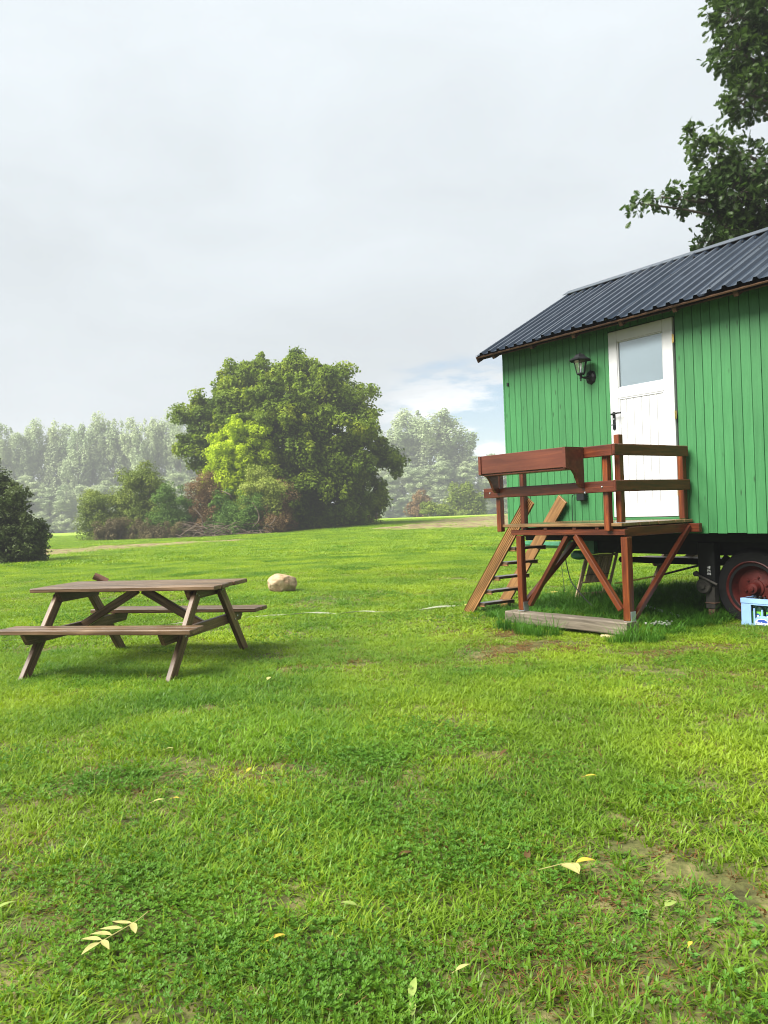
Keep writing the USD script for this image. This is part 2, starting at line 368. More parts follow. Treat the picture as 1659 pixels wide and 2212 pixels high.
M['grass_dry'] = foliage('grass_dry', [(0.14, 0.075, 0.026), (0.36, 0.26, 0.085), (0.36, 0.37, 0.06), (0.60, 0.50, 0.24)], trans=0.3, rough=0.6, scale=2.0, spread=0.88)
M['oak_far'] = foliage('oak_foliage', [(0.052, 0.090, 0.010), (0.145, 0.205, 0.016), (0.31, 0.34, 0.024), (0.52, 0.46, 0.045)], trans=0.36, scale=0.45, spread=0.42, spec=0.08)
M['ash'] = foliage('yellow_green_foliage', [(0.26, 0.36, 0.010), (0.40, 0.50, 0.014), (0.50, 0.56, 0.03)], trans=0.42, scale=0.7, spread=0.35, spec=0.1)
M['pale_shrub'] = foliage('pale_yellow_shrub', [(0.18, 0.23, 0.03), (0.34, 0.37, 0.08), (0.50, 0.49, 0.18)], trans=0.3, scale=0.9, spread=0.6)
M['bush_olive'] = foliage('olive_bush', [(0.08, 0.12, 0.018), (0.18, 0.225, 0.032), (0.30, 0.325, 0.06)], trans=0.3, scale=0.7, spread=0.4, spec=0.1)
M['bush_dark'] = foliage('dark_green_bush', [(0.05, 0.10, 0.016), (0.10, 0.18, 0.026), (0.19, 0.275, 0.045)], trans=0.3, scale=0.9, spread=0.4, spec=0.1)
M['bush_brown'] = foliage('reddish_brown_bush', [(0.13, 0.080, 0.035), (0.25, 0.165, 0.070), (0.27, 0.21, 0.08)], trans=0.25, scale=0.8, spread=0.6, spec=0.1)
M['bramble'] = foliage('bramble_twigs', [(0.08, 0.065, 0.030), (0.16, 0.13, 0.055), (0.20, 0.20, 0.06)], trans=0.25, scale=0.8, spread=0.6, spec=0.1)
M['hawthorn'] = foliage('left_bush_foliage', [(0.045, 0.066, 0.018), (0.105, 0.135, 0.036), (0.20, 0.23, 0.07), (0.38, 0.39, 0.18)], trans=0.3, scale=1.1, spread=0.65, rough=0.4)
M['poplar_hazed'] = foliage('haze_paled_poplar_foliage', [(0.21, 0.27, 0.14), (0.34, 0.39, 0.20), (0.50, 0.52, 0.29)], trans=0.3, scale=0.12, spread=0.45, spec=0.1)  # leaf colour paled to paint in distance haze beyond what the volume gives
M['oak_near'] = foliage('near_oak_leaves', [(0.026, 0.052, 0.012), (0.058, 0.100, 0.017), (0.115, 0.155, 0.024), (0.30, 0.30, 0.06)], trans=0.4, scale=0.9, spread=0.6, rough=0.4, spec=0.22)
def leaf_mat(name, col):
    return mat(name, {'g': ('geometry', {}), 'n': ('noise_texture', {'scale': 90, 'detail': 4, 'roughness': 0.7}), 'n2': ('noise_texture', {'scale': 28, 'detail': 2}),
        'r': ('rgb_ramp', {'ramp': [(0.30, tuple(c * k for c, k in zip(col, (0.32, 0.22, 0.2)))), (0.40, tuple(c * 0.8 for c in col)), (0.62, col), (0.8, tuple(c * k for c, k in zip(col, (0.75, 0.95, 0.7))))]}),
        'm': ('mix_float', {'fac': 0.45}), 'p': ('principled_bsdf', {'roughness': 0.6, 'specular_ior_level': 0.1}), 't': ('translucent_bsdf', {}), 'x': ('mix_closure', {'fac': 0.25})},
        [('g.position', 'n.vector'), ('g.position', 'n2.vector'), ('n.fac', 'm.a'), ('n2.fac', 'm.b'), ('m.result', 'r.fac'), ('r.color', 'p.base_color'), ('r.color', 't.color'), ('p.BSDF', 'x.closure1'), ('t.BSDF', 'x.closure2')], 'x.closure')
M['leaf_yellow'] = leaf_mat('fallen_leaf_yellow', (0.42, 0.32, 0.045))
M['leaf_pale'] = leaf_mat('fallen_leaf_pale', (0.38, 0.35, 0.13))
M['leaf_green'] = leaf_mat('fallen_leaf_green', (0.22, 0.29, 0.07))
M['leaf_brown'] = leaf_mat('fallen_leaf_brown', (0.085, 0.050, 0.018))

# ------------------------------------------------------------------ ground
def sstep(a, b, x):
    t = np.clip((np.asarray(x, float) - a) / (b - a), 0, 1); return t * t * (3 - 2 * t)

def gz(x, y):
    x, y = np.asarray(x, float), np.asarray(y, float)
    z = -1.25 + 0.05 * sstep(0.0, 2.2, x) * (1 - sstep(9, 14, y))
    z = z + 0.42 * sstep(26, 74, y) * sstep(-15, 1, x + 0.02 * (y - 60)) - 1.1 * sstep(95, 205, y)
    p = np.stack([x, y, np.zeros_like(x)], -1)
    near = 1 - sstep(60, 90, y)
    z = z + (meshkit.noise(p * 0.22, 3) - 0.5) * 0.07 * near + (meshkit.noise(p * 0.9, 5) - 0.5) * 0.028 * near
    return z

def axis_steps(lo, hi, fine0, fine1, step, grow=1.18):
    c = list(np.arange(fine0, fine1 + 1e-6, step))
    s, v = step, c[-1]
    while v < hi: s *= grow; v += s; c.append(min(v, hi))
    s, v, left = step, c[0], []
    while v > lo: s *= grow; v -= s; left.append(max(v, lo))
    return np.array(left[::-1] + c)
gx, gy = axis_steps(-420, 420, -9, 9, 0.25, 1.12), axis_steps(-60, 620, 0, 24, 0.25, 1.06)
X, Y = np.meshgrid(gx, gy)
Vg = np.stack([X, Y, gz(X, Y)], -1).reshape(-1, 3)
nx = len(gx)
ii = (np.arange(len(gy) - 1)[:, None] * nx + np.arange(nx - 1)[None]).ravel()
Fg = np.vstack([np.stack([ii, ii + 1, ii + nx + 1], 1), np.stack([ii, ii + nx + 1, ii + nx], 1)])
M['ground'] = mat('meadow_ground', {
    'g': ('geometry', {}), 'xyz': ('separate_xyz', {}),
    'n1': ('noise_texture', {'scale': 0.12, 'detail': 4}), 'n2': ('noise_texture', {'scale': 9.0, 'detail': 5, 'roughness': 0.7}),
    'far': ('rgb_ramp', {'ramp': [(0.3, (0.14, 0.225, 0.018)), (0.55, (0.195, 0.28, 0.024)), (0.75, (0.25, 0.31, 0.036))]}),
    'soilc': ('rgb_ramp', {'ramp': [(0.32, (0.040, 0.038, 0.014)), (0.5, (0.075, 0.078, 0.024)), (0.68, (0.14, 0.115, 0.05))]}),
    'fy': ('map_range', {'range_type': 'smoothstep', 'from_min': 12.0, 'from_max': 30.0, 'to_min': 0.0, 'to_max': 1.0, 'clamp': True}),
    'mx': ('mix_color', {'blend_type': 'mix'}),
    'var': ('map_range', {'from_min': 0.3, 'from_max': 0.7, 'to_min': 0.75, 'to_max': 1.2}), 'h': ('hsv', {}),
    'bp': ('bump', {'strength': 0.5, 'distance': 0.05}), 'p': ('principled_bsdf', {'roughness': 0.9, 'specular_ior_level': 0.15})},
    [('g.position', 'xyz.vector'), ('g.position', 'n1.vector'), ('g.position', 'n2.vector'), ('n1.fac', 'far.fac'), ('n2.fac', 'soilc.fac'), ('xyz.y', 'fy.value'),
     ('fy.result', 'mx.fac'), ('soilc.color', 'mx.a'), ('far.color', 'mx.b'), ('n2.fac', 'var.value'), ('var.result', 'h.value'), ('mx.result', 'h.color'),
     ('h.color', 'p.base_color'), ('n2.fac', 'bp.height'), ('bp.normal', 'p.normal')], 'p.BSDF')
ground = part(ROOT, 'ground', (Vg, Fg), M['ground'], smooth=True)
tag(ground.prim, 'gently rolling green meadow that runs back to the trees', 'ground', kind='structure')

# bare soil strips at the edge of the mown field
M['soil'] = mat('bare_field_soil', {
    'g': ('geometry', {}), 'n': ('noise_texture', {'scale': 1.6, 'detail': 7, 'roughness': 0.7}),
    'r': ('rgb_ramp', {'ramp': [(0.34, (0.07, 0.045, 0.026)), (0.45, (0.15, 0.105, 0.06)), (0.53, (0.21, 0.165, 0.09)), (0.60, (0.14, 0.19, 0.035))]}),
    'b': ('bump', {'strength': 0.8, 'distance': 0.15}), 'p': ('principled_bsdf', {'roughness': 0.95, 'specular_ior_level': 0.1})},
    [('g.position', 'n.vector'), ('n.fac', 'r.fac'), ('r.color', 'p.base_color'), ('n.fac', 'b.height'), ('b.normal', 'p.normal')], 'p.BSDF')
def soil_patch(outline, seed, label):
    poly = sg.Polygon(outline)
    x0, y0, x1, y1 = poly.bounds
    gxx, gyy = np.meshgrid(np.linspace(x0 - 2, x1 + 2, 140), np.linspace(y0 - 2, y1 + 2, 90))
    import shapely
    P = np.stack([gxx, gyy, np.zeros_like(gxx)], -1)
    d = np.where(shapely.contains_xy(poly, gxx, gyy), 1, -1) * shapely.distance(shapely.points(gxx, gyy), poly.exterior)
    rag = (meshkit.fbm(P * [0.35, 0.7, 1], 4, seed) - 0.5) * 4.2
    keep = d + rag > 0
    z = gz(gxx, gyy) + 0.012 + 0.08 * meshkit.fbm(P * 1.4, 3, seed + 3) * sstep(0, 2, d + rag)
    n = gxx.shape[1]; q = (np.arange(gxx.shape[0] - 1)[:, None] * n + np.arange(n - 1)[None])
    ok = keep[:-1, :-1] & keep[1:, 1:] & keep[1:, :-1] & keep[:-1, 1:]
    q = q[ok]
    F = np.vstack([np.stack([q, q + 1, q + n + 1], 1), np.stack([q, q + n + 1, q + n], 1)])
    V = np.stack([gxx, gyy, z], -1).reshape(-1, 3)
    u_, inv = np.unique(F, return_inverse=True)
    o = part(ROOT, 'bare_soil', (V[u_], inv.reshape(-1, 3)), M['soil'], smooth=True)
    tag(o.prim, label, 'soil', kind='structure')
SOIL = [[(-19, 29), (-14, 30), (-11.5, 36), (-7, 41), (-8, 43), (-13, 41.5), (-19, 37)], [(-1.5, 45), (6.5, 44.5), (22, 45), (26, 90), (13, 90), (3, 64), (-1.5, 51)]]
soil_patch(SOIL[0], 2, 'strip of bare brown soil in front of the hedge at left')
soil_patch(SOIL[1], 7, 'strip of bare pale soil across the field right of the oak')

# ------------------------------------------------------------------ grass
def blades(rng, n, R, h0, h1, w, lean=1.25, flat=0.35):
    nt = max(3, n // 6)
    r, th = R * np.sqrt(rng.random(nt)), rng.random(nt) * 2 * np.pi
    k = rng.integers(0, nt, n)
    az = rng.random(n) * 2 * np.pi
    d = np.stack([np.cos(az), np.sin(az), np.zeros(n)], 1)
    spread = (0.15 * R * rng.random(n) + 0.02 * R)[:, None]
    base = np.stack([r[k] * np.cos(th[k]), r[k] * np.sin(th[k]), np.full(n, -0.008)], 1) + d * spread
    tall = 0.65 + 0.6 * rng.random(nt)
    h = (h0 + (h1 - h0) * rng.random(n) ** 1.6) * tall[k]
    turn = az + np.pi / 2 + (rng.random(n) - 0.5) * 1.2
    s = np.stack([np.cos(turn), np.sin(turn), np.zeros(n)], 1)
    l = (lean * (0.25 + rng.random(n)))[:, None] * h[:, None]
    zz = np.array([0, 0, 1.0])
    ww = (w * (0.6 + 0.8 * rng.random(n)))[:, None]
    up = (h * (1 - flat * rng.random(n)))[:, None]
    mid, tip = base + d * l * 0.32 + zz * up * 0.6, base + d * l * 1.15 + zz * up
    V = np.stack([base - s * ww / 2, base + s * ww / 2, mid - s * ww * 0.42, mid + s * ww * 0.42, tip], 1).reshape(-1, 3)
    q = np.arange(n)[:, None] * 5
    F = np.concatenate([q + [0, 1, 3], q + [0, 3, 2], q + [2, 3, 4]], 1).reshape(-1, 3)
    return V, F

def clovers(rng, n, R, h0, h1, size):
    r, th = R * np.sqrt(rng.random(n)), rng.random(n) * 2 * np.pi
    c = np.stack([r * np.cos(th), r * np.sin(th), h0 + (h1 - h0) * rng.random(n)], 1)
    V, F, m = [], [], 0
    a0 = rng.random(n) * 2 * np.pi
    tilt = (rng.random((n, 2)) - 0.5) * 0.9
    sz = size * (0.6 + 0.7 * rng.random(n))
    for k in range(3):
        a = a0 + k * 2.094
        d = np.stack([np.cos(a), np.sin(a), 0.25 + tilt[:, 0] * np.cos(a) + tilt[:, 1] * np.sin(a)], 1)
        s = np.stack([-np.sin(a), np.cos(a), -tilt[:, 0] * np.sin(a) + tilt[:, 1] * np.cos(a)], 1)
        q = sz[:, None]
        lift = np.array([0, 0, 0.18])
        P = np.stack([c, c + (d * 0.55 + s * 0.50 + lift) * q, c + (d * 1.02 + s * 0.30 + lift) * q, c + d * 0.92 * q, c + (d * 1.02 - s * 0.30 + lift) * q, c + (d * 0.55 - s * 0.50 + lift) * q], 1).reshape(-1, 3)
        b = np.arange(n)[:, None] * 6 + m
        V.append(P); F.append(np.concatenate([b + [0, 1, 2], b + [0, 2, 3], b + [0, 3, 4], b + [0, 4, 5]], 1).reshape(-1, 3)); m += len(P)
    return np.vstack(V), np.vstack(F)

def scatter(name, label, cat, protos, P, idx, yaw, scale):
    """protos: list of (mesh, material); one PointInstancer"""
    path = numbered('/World', name)
    pi = UsdGeom.PointInstancer.Define(stage, path)
    rel = pi.CreatePrototypesRel()
    for k, (m, ma) in enumerate(protos):
        pp = numbered(path, 'tuft')
        usdkit.mesh(stage, pp, m, ma)
        rel.AddTarget(pp)
    pi.CreatePositionsAttr(Vt.Vec3fArray.FromNumpy(P.astype(np.float32)))
    pi.CreateProtoIndicesAttr(Vt.IntArray.FromNumpy(idx.astype(np.int32)))
    q = np.zeros((len(P), 4), np.float16); q[:, 3] = np.cos(yaw / 2); q[:, 2] = np.sin(yaw / 2)
    pi.CreateOrientationsAttr(Vt.QuathArray([Gf.Quath(float(a[3]), 0.0, 0.0, float(a[2])) for a in q]))
    pi.CreateScalesAttr(Vt.Vec3fArray.FromNumpy(scale.astype(np.float32)))
    tag(pi.GetPrim(), label, cat, kind='stuff')

rng = np.random.default_rng(11)
def nz(x, y, s, seed):
    return meshkit.fbm(np.stack([x * s, y * s, np.zeros_like(x)], -1), 3, seed)
def blob(x, y, spots):
    d = np.zeros_like(x)
    for (cx, cy, rx, ry, a) in spots:
        d = np.maximum(d, a * np.exp(-(((x - cx) / rx) ** 2 + ((y - cy) / ry) ** 2)))
    return d
WORN = [(0.63, 2.5, 0.18, 0.16, 1.0), (0.60, 2.22, 0.2, 0.12, 0.9), (-1.05, 2.50, 0.28, 0.14, 0.8), (0.95, 2.15, 0.25, 0.2, 0.8), (0.95, 2.6, 0.3, 0.25, 0.6), (0.3, 2.2, 0.25, 0.12, 0.55), (-0.45, 6.55, 0.5, 0.25, 0.9), (-0.05, 7.1, 0.6, 0.3, 0.8),
        (1.3, 6.9, 1.0, 0.5, 0.95), (2.4, 6.4, 0.9, 0.5, 0.9), (0.9, 7.8, 1.0, 0.5, 0.8), (2.35, 5.3, 0.5, 0.3, 0.6), (0.5, 6.4, 1.2, 0.5, 0.45), (0.1, 2.05, 0.14, 0.1, 0.5), (1.2, 5.5, 0.4, 0.2, 0.5), (-0.4, 7.7, 0.5, 0.3, 0.5)]
LUSH = [(-0.2, 5.25, 1.0, 0.28, 0.9), (-0.5, 4.4, 0.9, 0.5, 0.6), (-1.7, 6.6, 1.5, 0.6, 0.7), (-1.0, 5.6, 1.2, 0.5, 0.5)]
CLOV = [(-0.7, 2.3, 0.9, 0.45, 1.0), (-0.1, 3.0, 0.45, 0.7, 1.0), (0.15, 2.8, 0.3, 0.3, 0.8), (-0.2, 3.6, 0.7, 0.5, 0.7), (-1.2, 3.1, 0.6, 0.4, 0.5), (-1.4, 3.8, 0.8, 0.4, 0.5), (0.85, 2.35, 0.12, 0.12, 0.9)]
def choose(x, y, rng):
    """0 bright, 1 lush, 2 clover, 3 dry"""
    worn = blob(x, y, WORN) + 0.75 * (nz(x, y, 1.1, 21) - 0.53) 
    lush = blob(x, y, LUSH) + 1.7 * (nz(x, y, 0.55, 31) - 0.5) + 0.08 * (1 - sstep(5, 9, y)) - 0.28 * sstep(-0.5, 1.2, x) - 0.45 * sstep(9, 18, y)
    clov = 1.15 * blob(x, y, CLOV) + 1.3 * (nz(x, y, 1.6, 41) - 0.5) - 0.15 * sstep(3, 6, y)
    r = rng.random((3, len(x)))
    k = np.zeros(len(x), int)
    k[r[0] < np.clip(lush + 0.12, 0.03, 0.95)] = 1
    k[r[1] < np.clip(clov * 0.62, 0.0, 0.5)] = 2
    k[r[2] < np.clip(worn * 1.0, 0.05, 0.93)] = 3
    return k

def cab_xy(x, y):
    """world to the wagon's axes"""
    c, s = math.cos(-a_), math.sin(-a_)
    return c * x - s * y, s * x + c * y

def protos(seed, R, n, w, hs, nclov, csz):
    r = np.random.default_rng(seed); out = []
    for v in range(3): out.append((blades(r, n, R, hs * 0.5, hs * 1.35, w), M['grass_bright']))
    for v in range(3): out.append((blades(r, n, R, hs * 0.6, hs * 1.6, w), M['grass_lush']))
    for v in range(3): out.append((clovers(r, nclov, R, hs * 0.35, hs * 0.95, csz), M['clover']))
    for v in range(3): out.append((blades(r, int(n * 0.8), R, hs * 0.25, hs * 0.75, w, lean=1.6, flat=0.5), M['grass_dry']))
    return out

def lawn(name, label, y0, y1, dens, R, n, w, hs, nclov, csz, margin, seed, clover=True):
    r = np.random.default_rng(seed)
    A = 0.52 * y1 + margin
    N = int(dens * 2 * A * (y1 - y0))
    x, y = (r.random(N) * 2 - 1) * A, y0 + (y1 - y0) * r.random(N)
    ok = np.abs(x) < 0.52 * y + margin
    import shapely
    for o in SOIL:
        pg = sg.Polygon(o); inside = shapely.contains_xy(pg, x, y); dd = shapely.distance(shapely.points(x, y), pg.exterior)
        ok &= ~inside | (r.random(N) < 0.05 + 0.75 * np.exp(-dd / (0.6 + 2.6 * nz(x, y, 0.25, 9))))
    x, y = x[ok], y[ok]
    k = choose(x, y, r)
    if not clover: k[k == 2] = 1
    # a few bright blades always stand among the clover
    worn = blob(x, y, WORN)
    thin = r.random(len(x)) < np.clip(1.4 * (worn - 0.6), 0, 0.22) * (k != 3)
    x, y, k, worn = x[~thin], y[~thin], k[~thin], worn[~thin]
    sc = (0.8 + 0.5 * r.random(len(x))) * (1 - 0.35 * np.clip(worn, 0, 1)) * (0.85 + 0.5 * (nz(x, y, 0.7, 77) - 0.3)) * (1 + 0.6 * blob(x, y, [(0.85, 1.95, 0.5, 0.22, 1.0), (0.1, 1.9, 0.6, 0.15, 0.6)]))
    P = np.stack([x, y, gz(x, y)], 1)
    s = np.stack([np.ones_like(sc), np.ones_like(sc), sc], 1)
    scatter(name, label, 'grass', protos(seed, R, n, w, hs, nclov, csz), P, k * 3 + r.integers(0, 3, len(x)), r.random(len(x)) * 6.283, s)
    return r
lawn('lawn_grass', 'short lawn of grass and clover in the foreground', 1.2, 8.0, 62, 0.20, 330, 0.0062, 0.034, 150, 0.0088, 3.4, 5)
lawn('middle_lawn_grass', 'short lawn grass around the picnic table and the wagon', 8.0, 24.0, 18, 0.36, 360, 0.0115, 0.036, 120, 0.016, 4.5, 6)
lawn('field_grass', 'grass of the field beyond the boulder', 24.0, 80.0, 3.0, 0.85, 420, 0.026, 0.070, 60, 0.05, 4.0, 7, clover=False)

# long grass left standing under and around the wagon
def long_grass():
    r = np.random.default_rng(19)
    N = 2600
    u, b = -8.2 + 6.8 * r.random(N), 5.2 + 5.2 * r.random(N)
    e = np.minimum.reduce([sstep(-7.6, -6.4, u), sstep(5.3, 6.1, b + 0.25 * (r.random(N) - 0.5) * 2), 1 - sstep(9.2, 10.4, b)])
    side = ((np.abs(b - 5.72) < 0.15) & (np.abs(u + 5.35) < 0.25)) | ((b > 6.25) & (b < 9.6) & ~((u > -4.3) & (b < 7.5)))
    ok = (r.random(N) < e) & side
    u, b = u[ok], b[ok]
    p = np.stack([u, b, 0 * u], 1) @ CAB[:3, :3].T
    P = np.stack([p[:, 0], p[:, 1], gz(p[:, 0], p[:, 1])], 1)
    prs = [(blades(r, 70, 0.12, 0.06, 0.26, 0.0065, lean=0.75), M['grass_long']) for _ in range(4)]
    sc = 0.55 + 0.6 * r.random(len(u)); sc *= np.where(b < 7.0, 0.65, 1.0) * 0.85
    scatter('long_grass', 'long tufty grass under the wagon and along the sleeper', 'grass', prs, P, r.integers(0, 4, len(u)), r.random(len(u)) * 6.283, np.stack([0 * sc + 1, 0 * sc + 1, sc], 1))
    tp = [(-5.75, 5.70), (-5.62, 5.72), (-5.55, 5.66), (-5.35, 5.62), (-5.15, 5.66), (-5.45, 5.58), (-4.35, 5.85), (-4.3, 5.72), (-4.22, 5.95), (-4.15, 5.8), (-5.25, 5.55), (-4.38, 5.62), (-5.9, 5.75)]
    for i, (u_, b_) in enumerate(tp): pass
    q = np.array([[a, b, 0] for a, b in tp]) @ CAB[:3, :3].T
    P2 = np.stack([q[:, 0], q[:, 1], gz(q[:, 0], q[:, 1])], 1)
    prs2 = [(blades(r, 110, 0.10, 0.10, 0.30, 0.007, lean=0.9), M['grass_long']) for _ in range(2)] + [(blades(r, 100, 0.09, 0.10, 0.26, 0.006, lean=0.9), M['grass_long'])]
    scatter('grass_tufts', 'taller grass tufts in front of the sleeper', 'grass', prs2, P2, np.arange(len(tp)) % 3, r.random(len(tp)) * 6.28, 0.6 + 0.35 * r.random((len(tp), 1)) * np.ones((1, 3)))
long_grass()
def stray_tufts():
    r = np.random.default_rng(29)
    y = 1.8 + 9.0 * r.random(420) ** 1.4; x = (r.random(420) * 2 - 1) * (0.52 * y + 1.0)
    prs = [(blades(r, 26, 0.05, 0.03, 0.085, 0.0055, lean=0.9), M['grass_lush']), (blades(r, 22, 0.05, 0.03, 0.080, 0.0055, lean=1.0), M['grass_bright']), (blades(r, 30, 0.06, 0.02, 0.05, 0.004, lean=1.6), M['grass_dry'])]
    sc = 0.7 + 0.6 * r.random((420, 1)) * np.ones((1, 3))
    scatter('stray_grass_tufts', 'single taller grass tufts standing out of the short lawn', 'grass', prs, np.stack([x, y, gz(x, y)], 1), r.integers(0, 3, 420), r.random(420) * 6.283, sc)
stray_tufts()

# ------------------------------------------------------------------ the wagon (axes: u along the side, b into it, z up)
WB = 6.987                                  # face of the door side
WU0, WU1, WD = -7.02, -0.9, 2.8             # ends and depth
wag = thing('green_wagon', 'green board-clad site wagon with a dark corrugated roof and a white door', 'wagon', (-4.0, WB + WD / 2, -1.2), CAB)
part(wag, 'wall_core', aabb(WU0 + 0.02, WU1 - 0.02, WB + 0.024, WB + WD - 0.024, -0.315, 1.93), M['backing'])
r = np.random.default_rng(3)
def wall_boards(u0, u1, z0, z1, parent=wag):
    u = u0
    while u < u1 - 0.02:
        wdt = min(0.096 * (0.96 + 0.08 * r.random()), u1 - u)
        off = 0.002 * (r.random() - 0.5)
        timber(parent, 'wall_board', (u + wdt / 2, WB + 0.012 + off, z0 + 0.006 * r.random()), (u + wdt / 2, WB + 0.012 + off, z1), wdt - 0.0046, 0.022, M['green'], up=(0, 1, 0), ch=0.002)
        u += wdt
DU0, DU1, DZ0, DZ1 = -5.412, -4.632, -0.15, 1.836
wall_boards(WU0, DU0 - 0.008, -0.325, 1.93)
wall_boards(DU1 + 0.022, WU1, -0.325, 1.93)
wall_boards(DU0 - 0.008, DU1 + 0.022, -0.325, DZ0 - 0.012)
wall_boards(DU0 - 0.008, DU1 + 0.022, DZ1 + 0.01, 1.93)
# ends and back, boarded too
def end_boards(uu):
    b = WB + 0.03
    while b < WB + WD - 0.03:
        zt = 1.93 + 0.55 * (1 - abs(b + 0.05 - WB - WD / 2) / (WD / 2)) * 1.4
        timber(wag, 'wall_board', (uu, b + 0.048, -0.325), (uu, b + 0.048, zt), 0.0915, 0.022, M['green'], up=(1, 0, 0)); b += 0.096
end_boards(WU0 + 0.008)
part(wag, 'rear_wall', aabb(WU0, WU1, WB + WD - 0.022, WB + WD, -0.325, 1.93), M['green'])
part(wag, 'corner_strip', aabb(WU0 - 0.006, WU0 + 0.02, WB - 0.006, WB + 0.02, -0.33, 1.95), M['green'])
part(wag, 'corner_block', aabb(-6.955, -6.925, WB - 0.016, WB - 0.001, 1.495, 1.535), M['black'])
# roof
RB, RZ, EB, EZ = WB + WD / 2, 2.855, WB - 0.30, 1.885
RU0, RU1 = -7.17, -0.7
sl = math.hypot(RB - EB, RZ - EZ)
dn = np.array([0, EB - RB, EZ - RZ]) / sl                     # down the near slope
nn = np.array([0, -(RZ - EZ), (RB - EB)]) / sl                # its outward normal
nn = np.array([0, dn[2], -dn[1]]); nn = nn if nn[2] > 0 else -nn
def roof_sheet(u0, u1, lift, far=False):
    pitch, hgt = 0.1445, 0.026
    prof = []
    k0 = int(math.floor((u0 - RU0) / pitch))
    for k in range(k0, int((u1 - RU0) / pitch) + 2):
        s = RU0 + 0.03 + k * pitch
        for du, h in ((0, 0), (0.050, 0), (0.066, 1), (0.096, 1), (0.112, 0)): prof.append((s + du, h * hgt))
    prof = np.array(prof)
    prof = prof[(prof[:, 0] >= u0) & (prof[:, 0] <= u1)]
    prof = np.vstack([[u0, prof[0, 1]], prof, [u1, prof[-1, 1]]])
    V, F = [], []
    for (s, h) in prof:
        for d in (0.06, sl + 0.02):
            for t in (0.0, 0.0018):
                V.append(np.array([s, RB, RZ]) + dn * d + nn * (h + t + lift))
    V = np.array(V)
    if far: V[:, 1] = 2 * RB - V[:, 1]
    n = len(prof)
    for i in range(n - 1):
        a, b = i * 4, i * 4 + 4
        F += [[a + 1, a + 3, b + 3], [a + 1, b + 3, b + 1], [a, b, b + 2], [a, b + 2, a + 2], [a + 2, b + 2, b + 3], [a + 2, b + 3, a + 3], [a, a + 1, b + 1], [a, b + 1, b]]
    F += [[0, 2, 3], [0, 3, 1], [4 * n - 4, 4 * n - 3, 4 * n - 1], [4 * n - 4, 4 * n - 1, 4 * n - 2]]
    F = np.array(F)
    return V, (F[:, ::-1] if far else F)
us = [RU0, -6.155, -5.145, -4.13, -3.12, -2.1, -1.1, RU1]
for i in range(len(us) - 1):
    for far in (False, True):
        part(wag, 'roof_sheet', roof_sheet(us[i], us[i + 1] + 0.05, 0.016 * (i % 2) + 0.002, far), M['roof'])
cap = sg.Polygon([(-0.115, -0.042), (0, 0.024), (0.115, -0.042), (0.117, -0.045), (0.115, -0.052), (0, 0.012), (-0.115, -0.052), (-0.117, -0.045)])
V, F = extrude(cap, RU1 - RU0 - 0.05)
part(wag, 'ridge_cap', (np.stack([V[:, 2] + RU0 + 0.04, RB + V[:, 0], RZ + 0.028 + V[:, 1]], 1), F), M['ridge'])
# screws along the ridge and the sheet seams
for i in range(30):
    s = RU0 + 0.03 + 0.088 + 0.1445 * (1.5 + i)
    if s > RU1 - 0.05: break
    c = np.array([s, RB, RZ]) + dn * 0.25 + nn * 0.030
    part(wag, 'roof_screw', moved(lathe([(0.0, 0.012), (0.009, 0.011), (0.010, 0), (0.013, -0.001), (0.013, -0.006)], 8), None, c), M['black'])
for i, s in enumerate(us[1:-1]):
    for d in (0.75, 1.35, 1.8):
        c = np.array([s + 0.02, RB, RZ]) + dn * d + nn * 0.012
        part(wag, 'roof_screw', moved(lathe([(0.0, 0.012), (0.009, 0.011), (0.010, 0), (0.013, -0.001), (0.013, -0.006)], 8), None, c), M['black'])
# wood under the sheets: eave batten, barge boards, rafter tails, soffit
e0 = np.array([RU0 + 0.01, EB + 0.02, EZ - 0.018]); e1 = np.array([RU1, EB + 0.02, EZ - 0.018])
timber(wag, 'eave_batten', e0, e1, 0.045, 0.020, M['eave'], up=nn)
timber(wag, 'soffit', e0 + [0.0, 0.155, 0.040], e1 + [0, 0.155, 0.040], 0.26, 0.016, M['eave'], up=nn)
for bb in (EB + 0.0, ):
    for sgn in (0, 1):
        p0 = np.array([RU0 + 0.015, EB - 0.002, EZ - 0.055]); p1 = np.array([RU0 + 0.015, RB, RZ - 0.045])
        if sgn: p0[1], p1[1] = 2 * RB - p0[1], RB - 0.001
        timber(wag, 'barge_board', p0, p1, 0.024, 0.075, M['eave'], up=nn if not sgn else nn * [1, -1, 1])
uu = RU0 + 0.26
while uu < RU1:
    timber(wag, 'rafter', (uu, EB + 0.03, EZ - 0.055), (uu, WB + 0.02, EZ - 0.055 + (WB - EB - 0.03 + 0.02) * (RZ - EZ) / (RB - EB)), 0.045, 0.055, M['eave'], up=nn)
    uu += 0.62
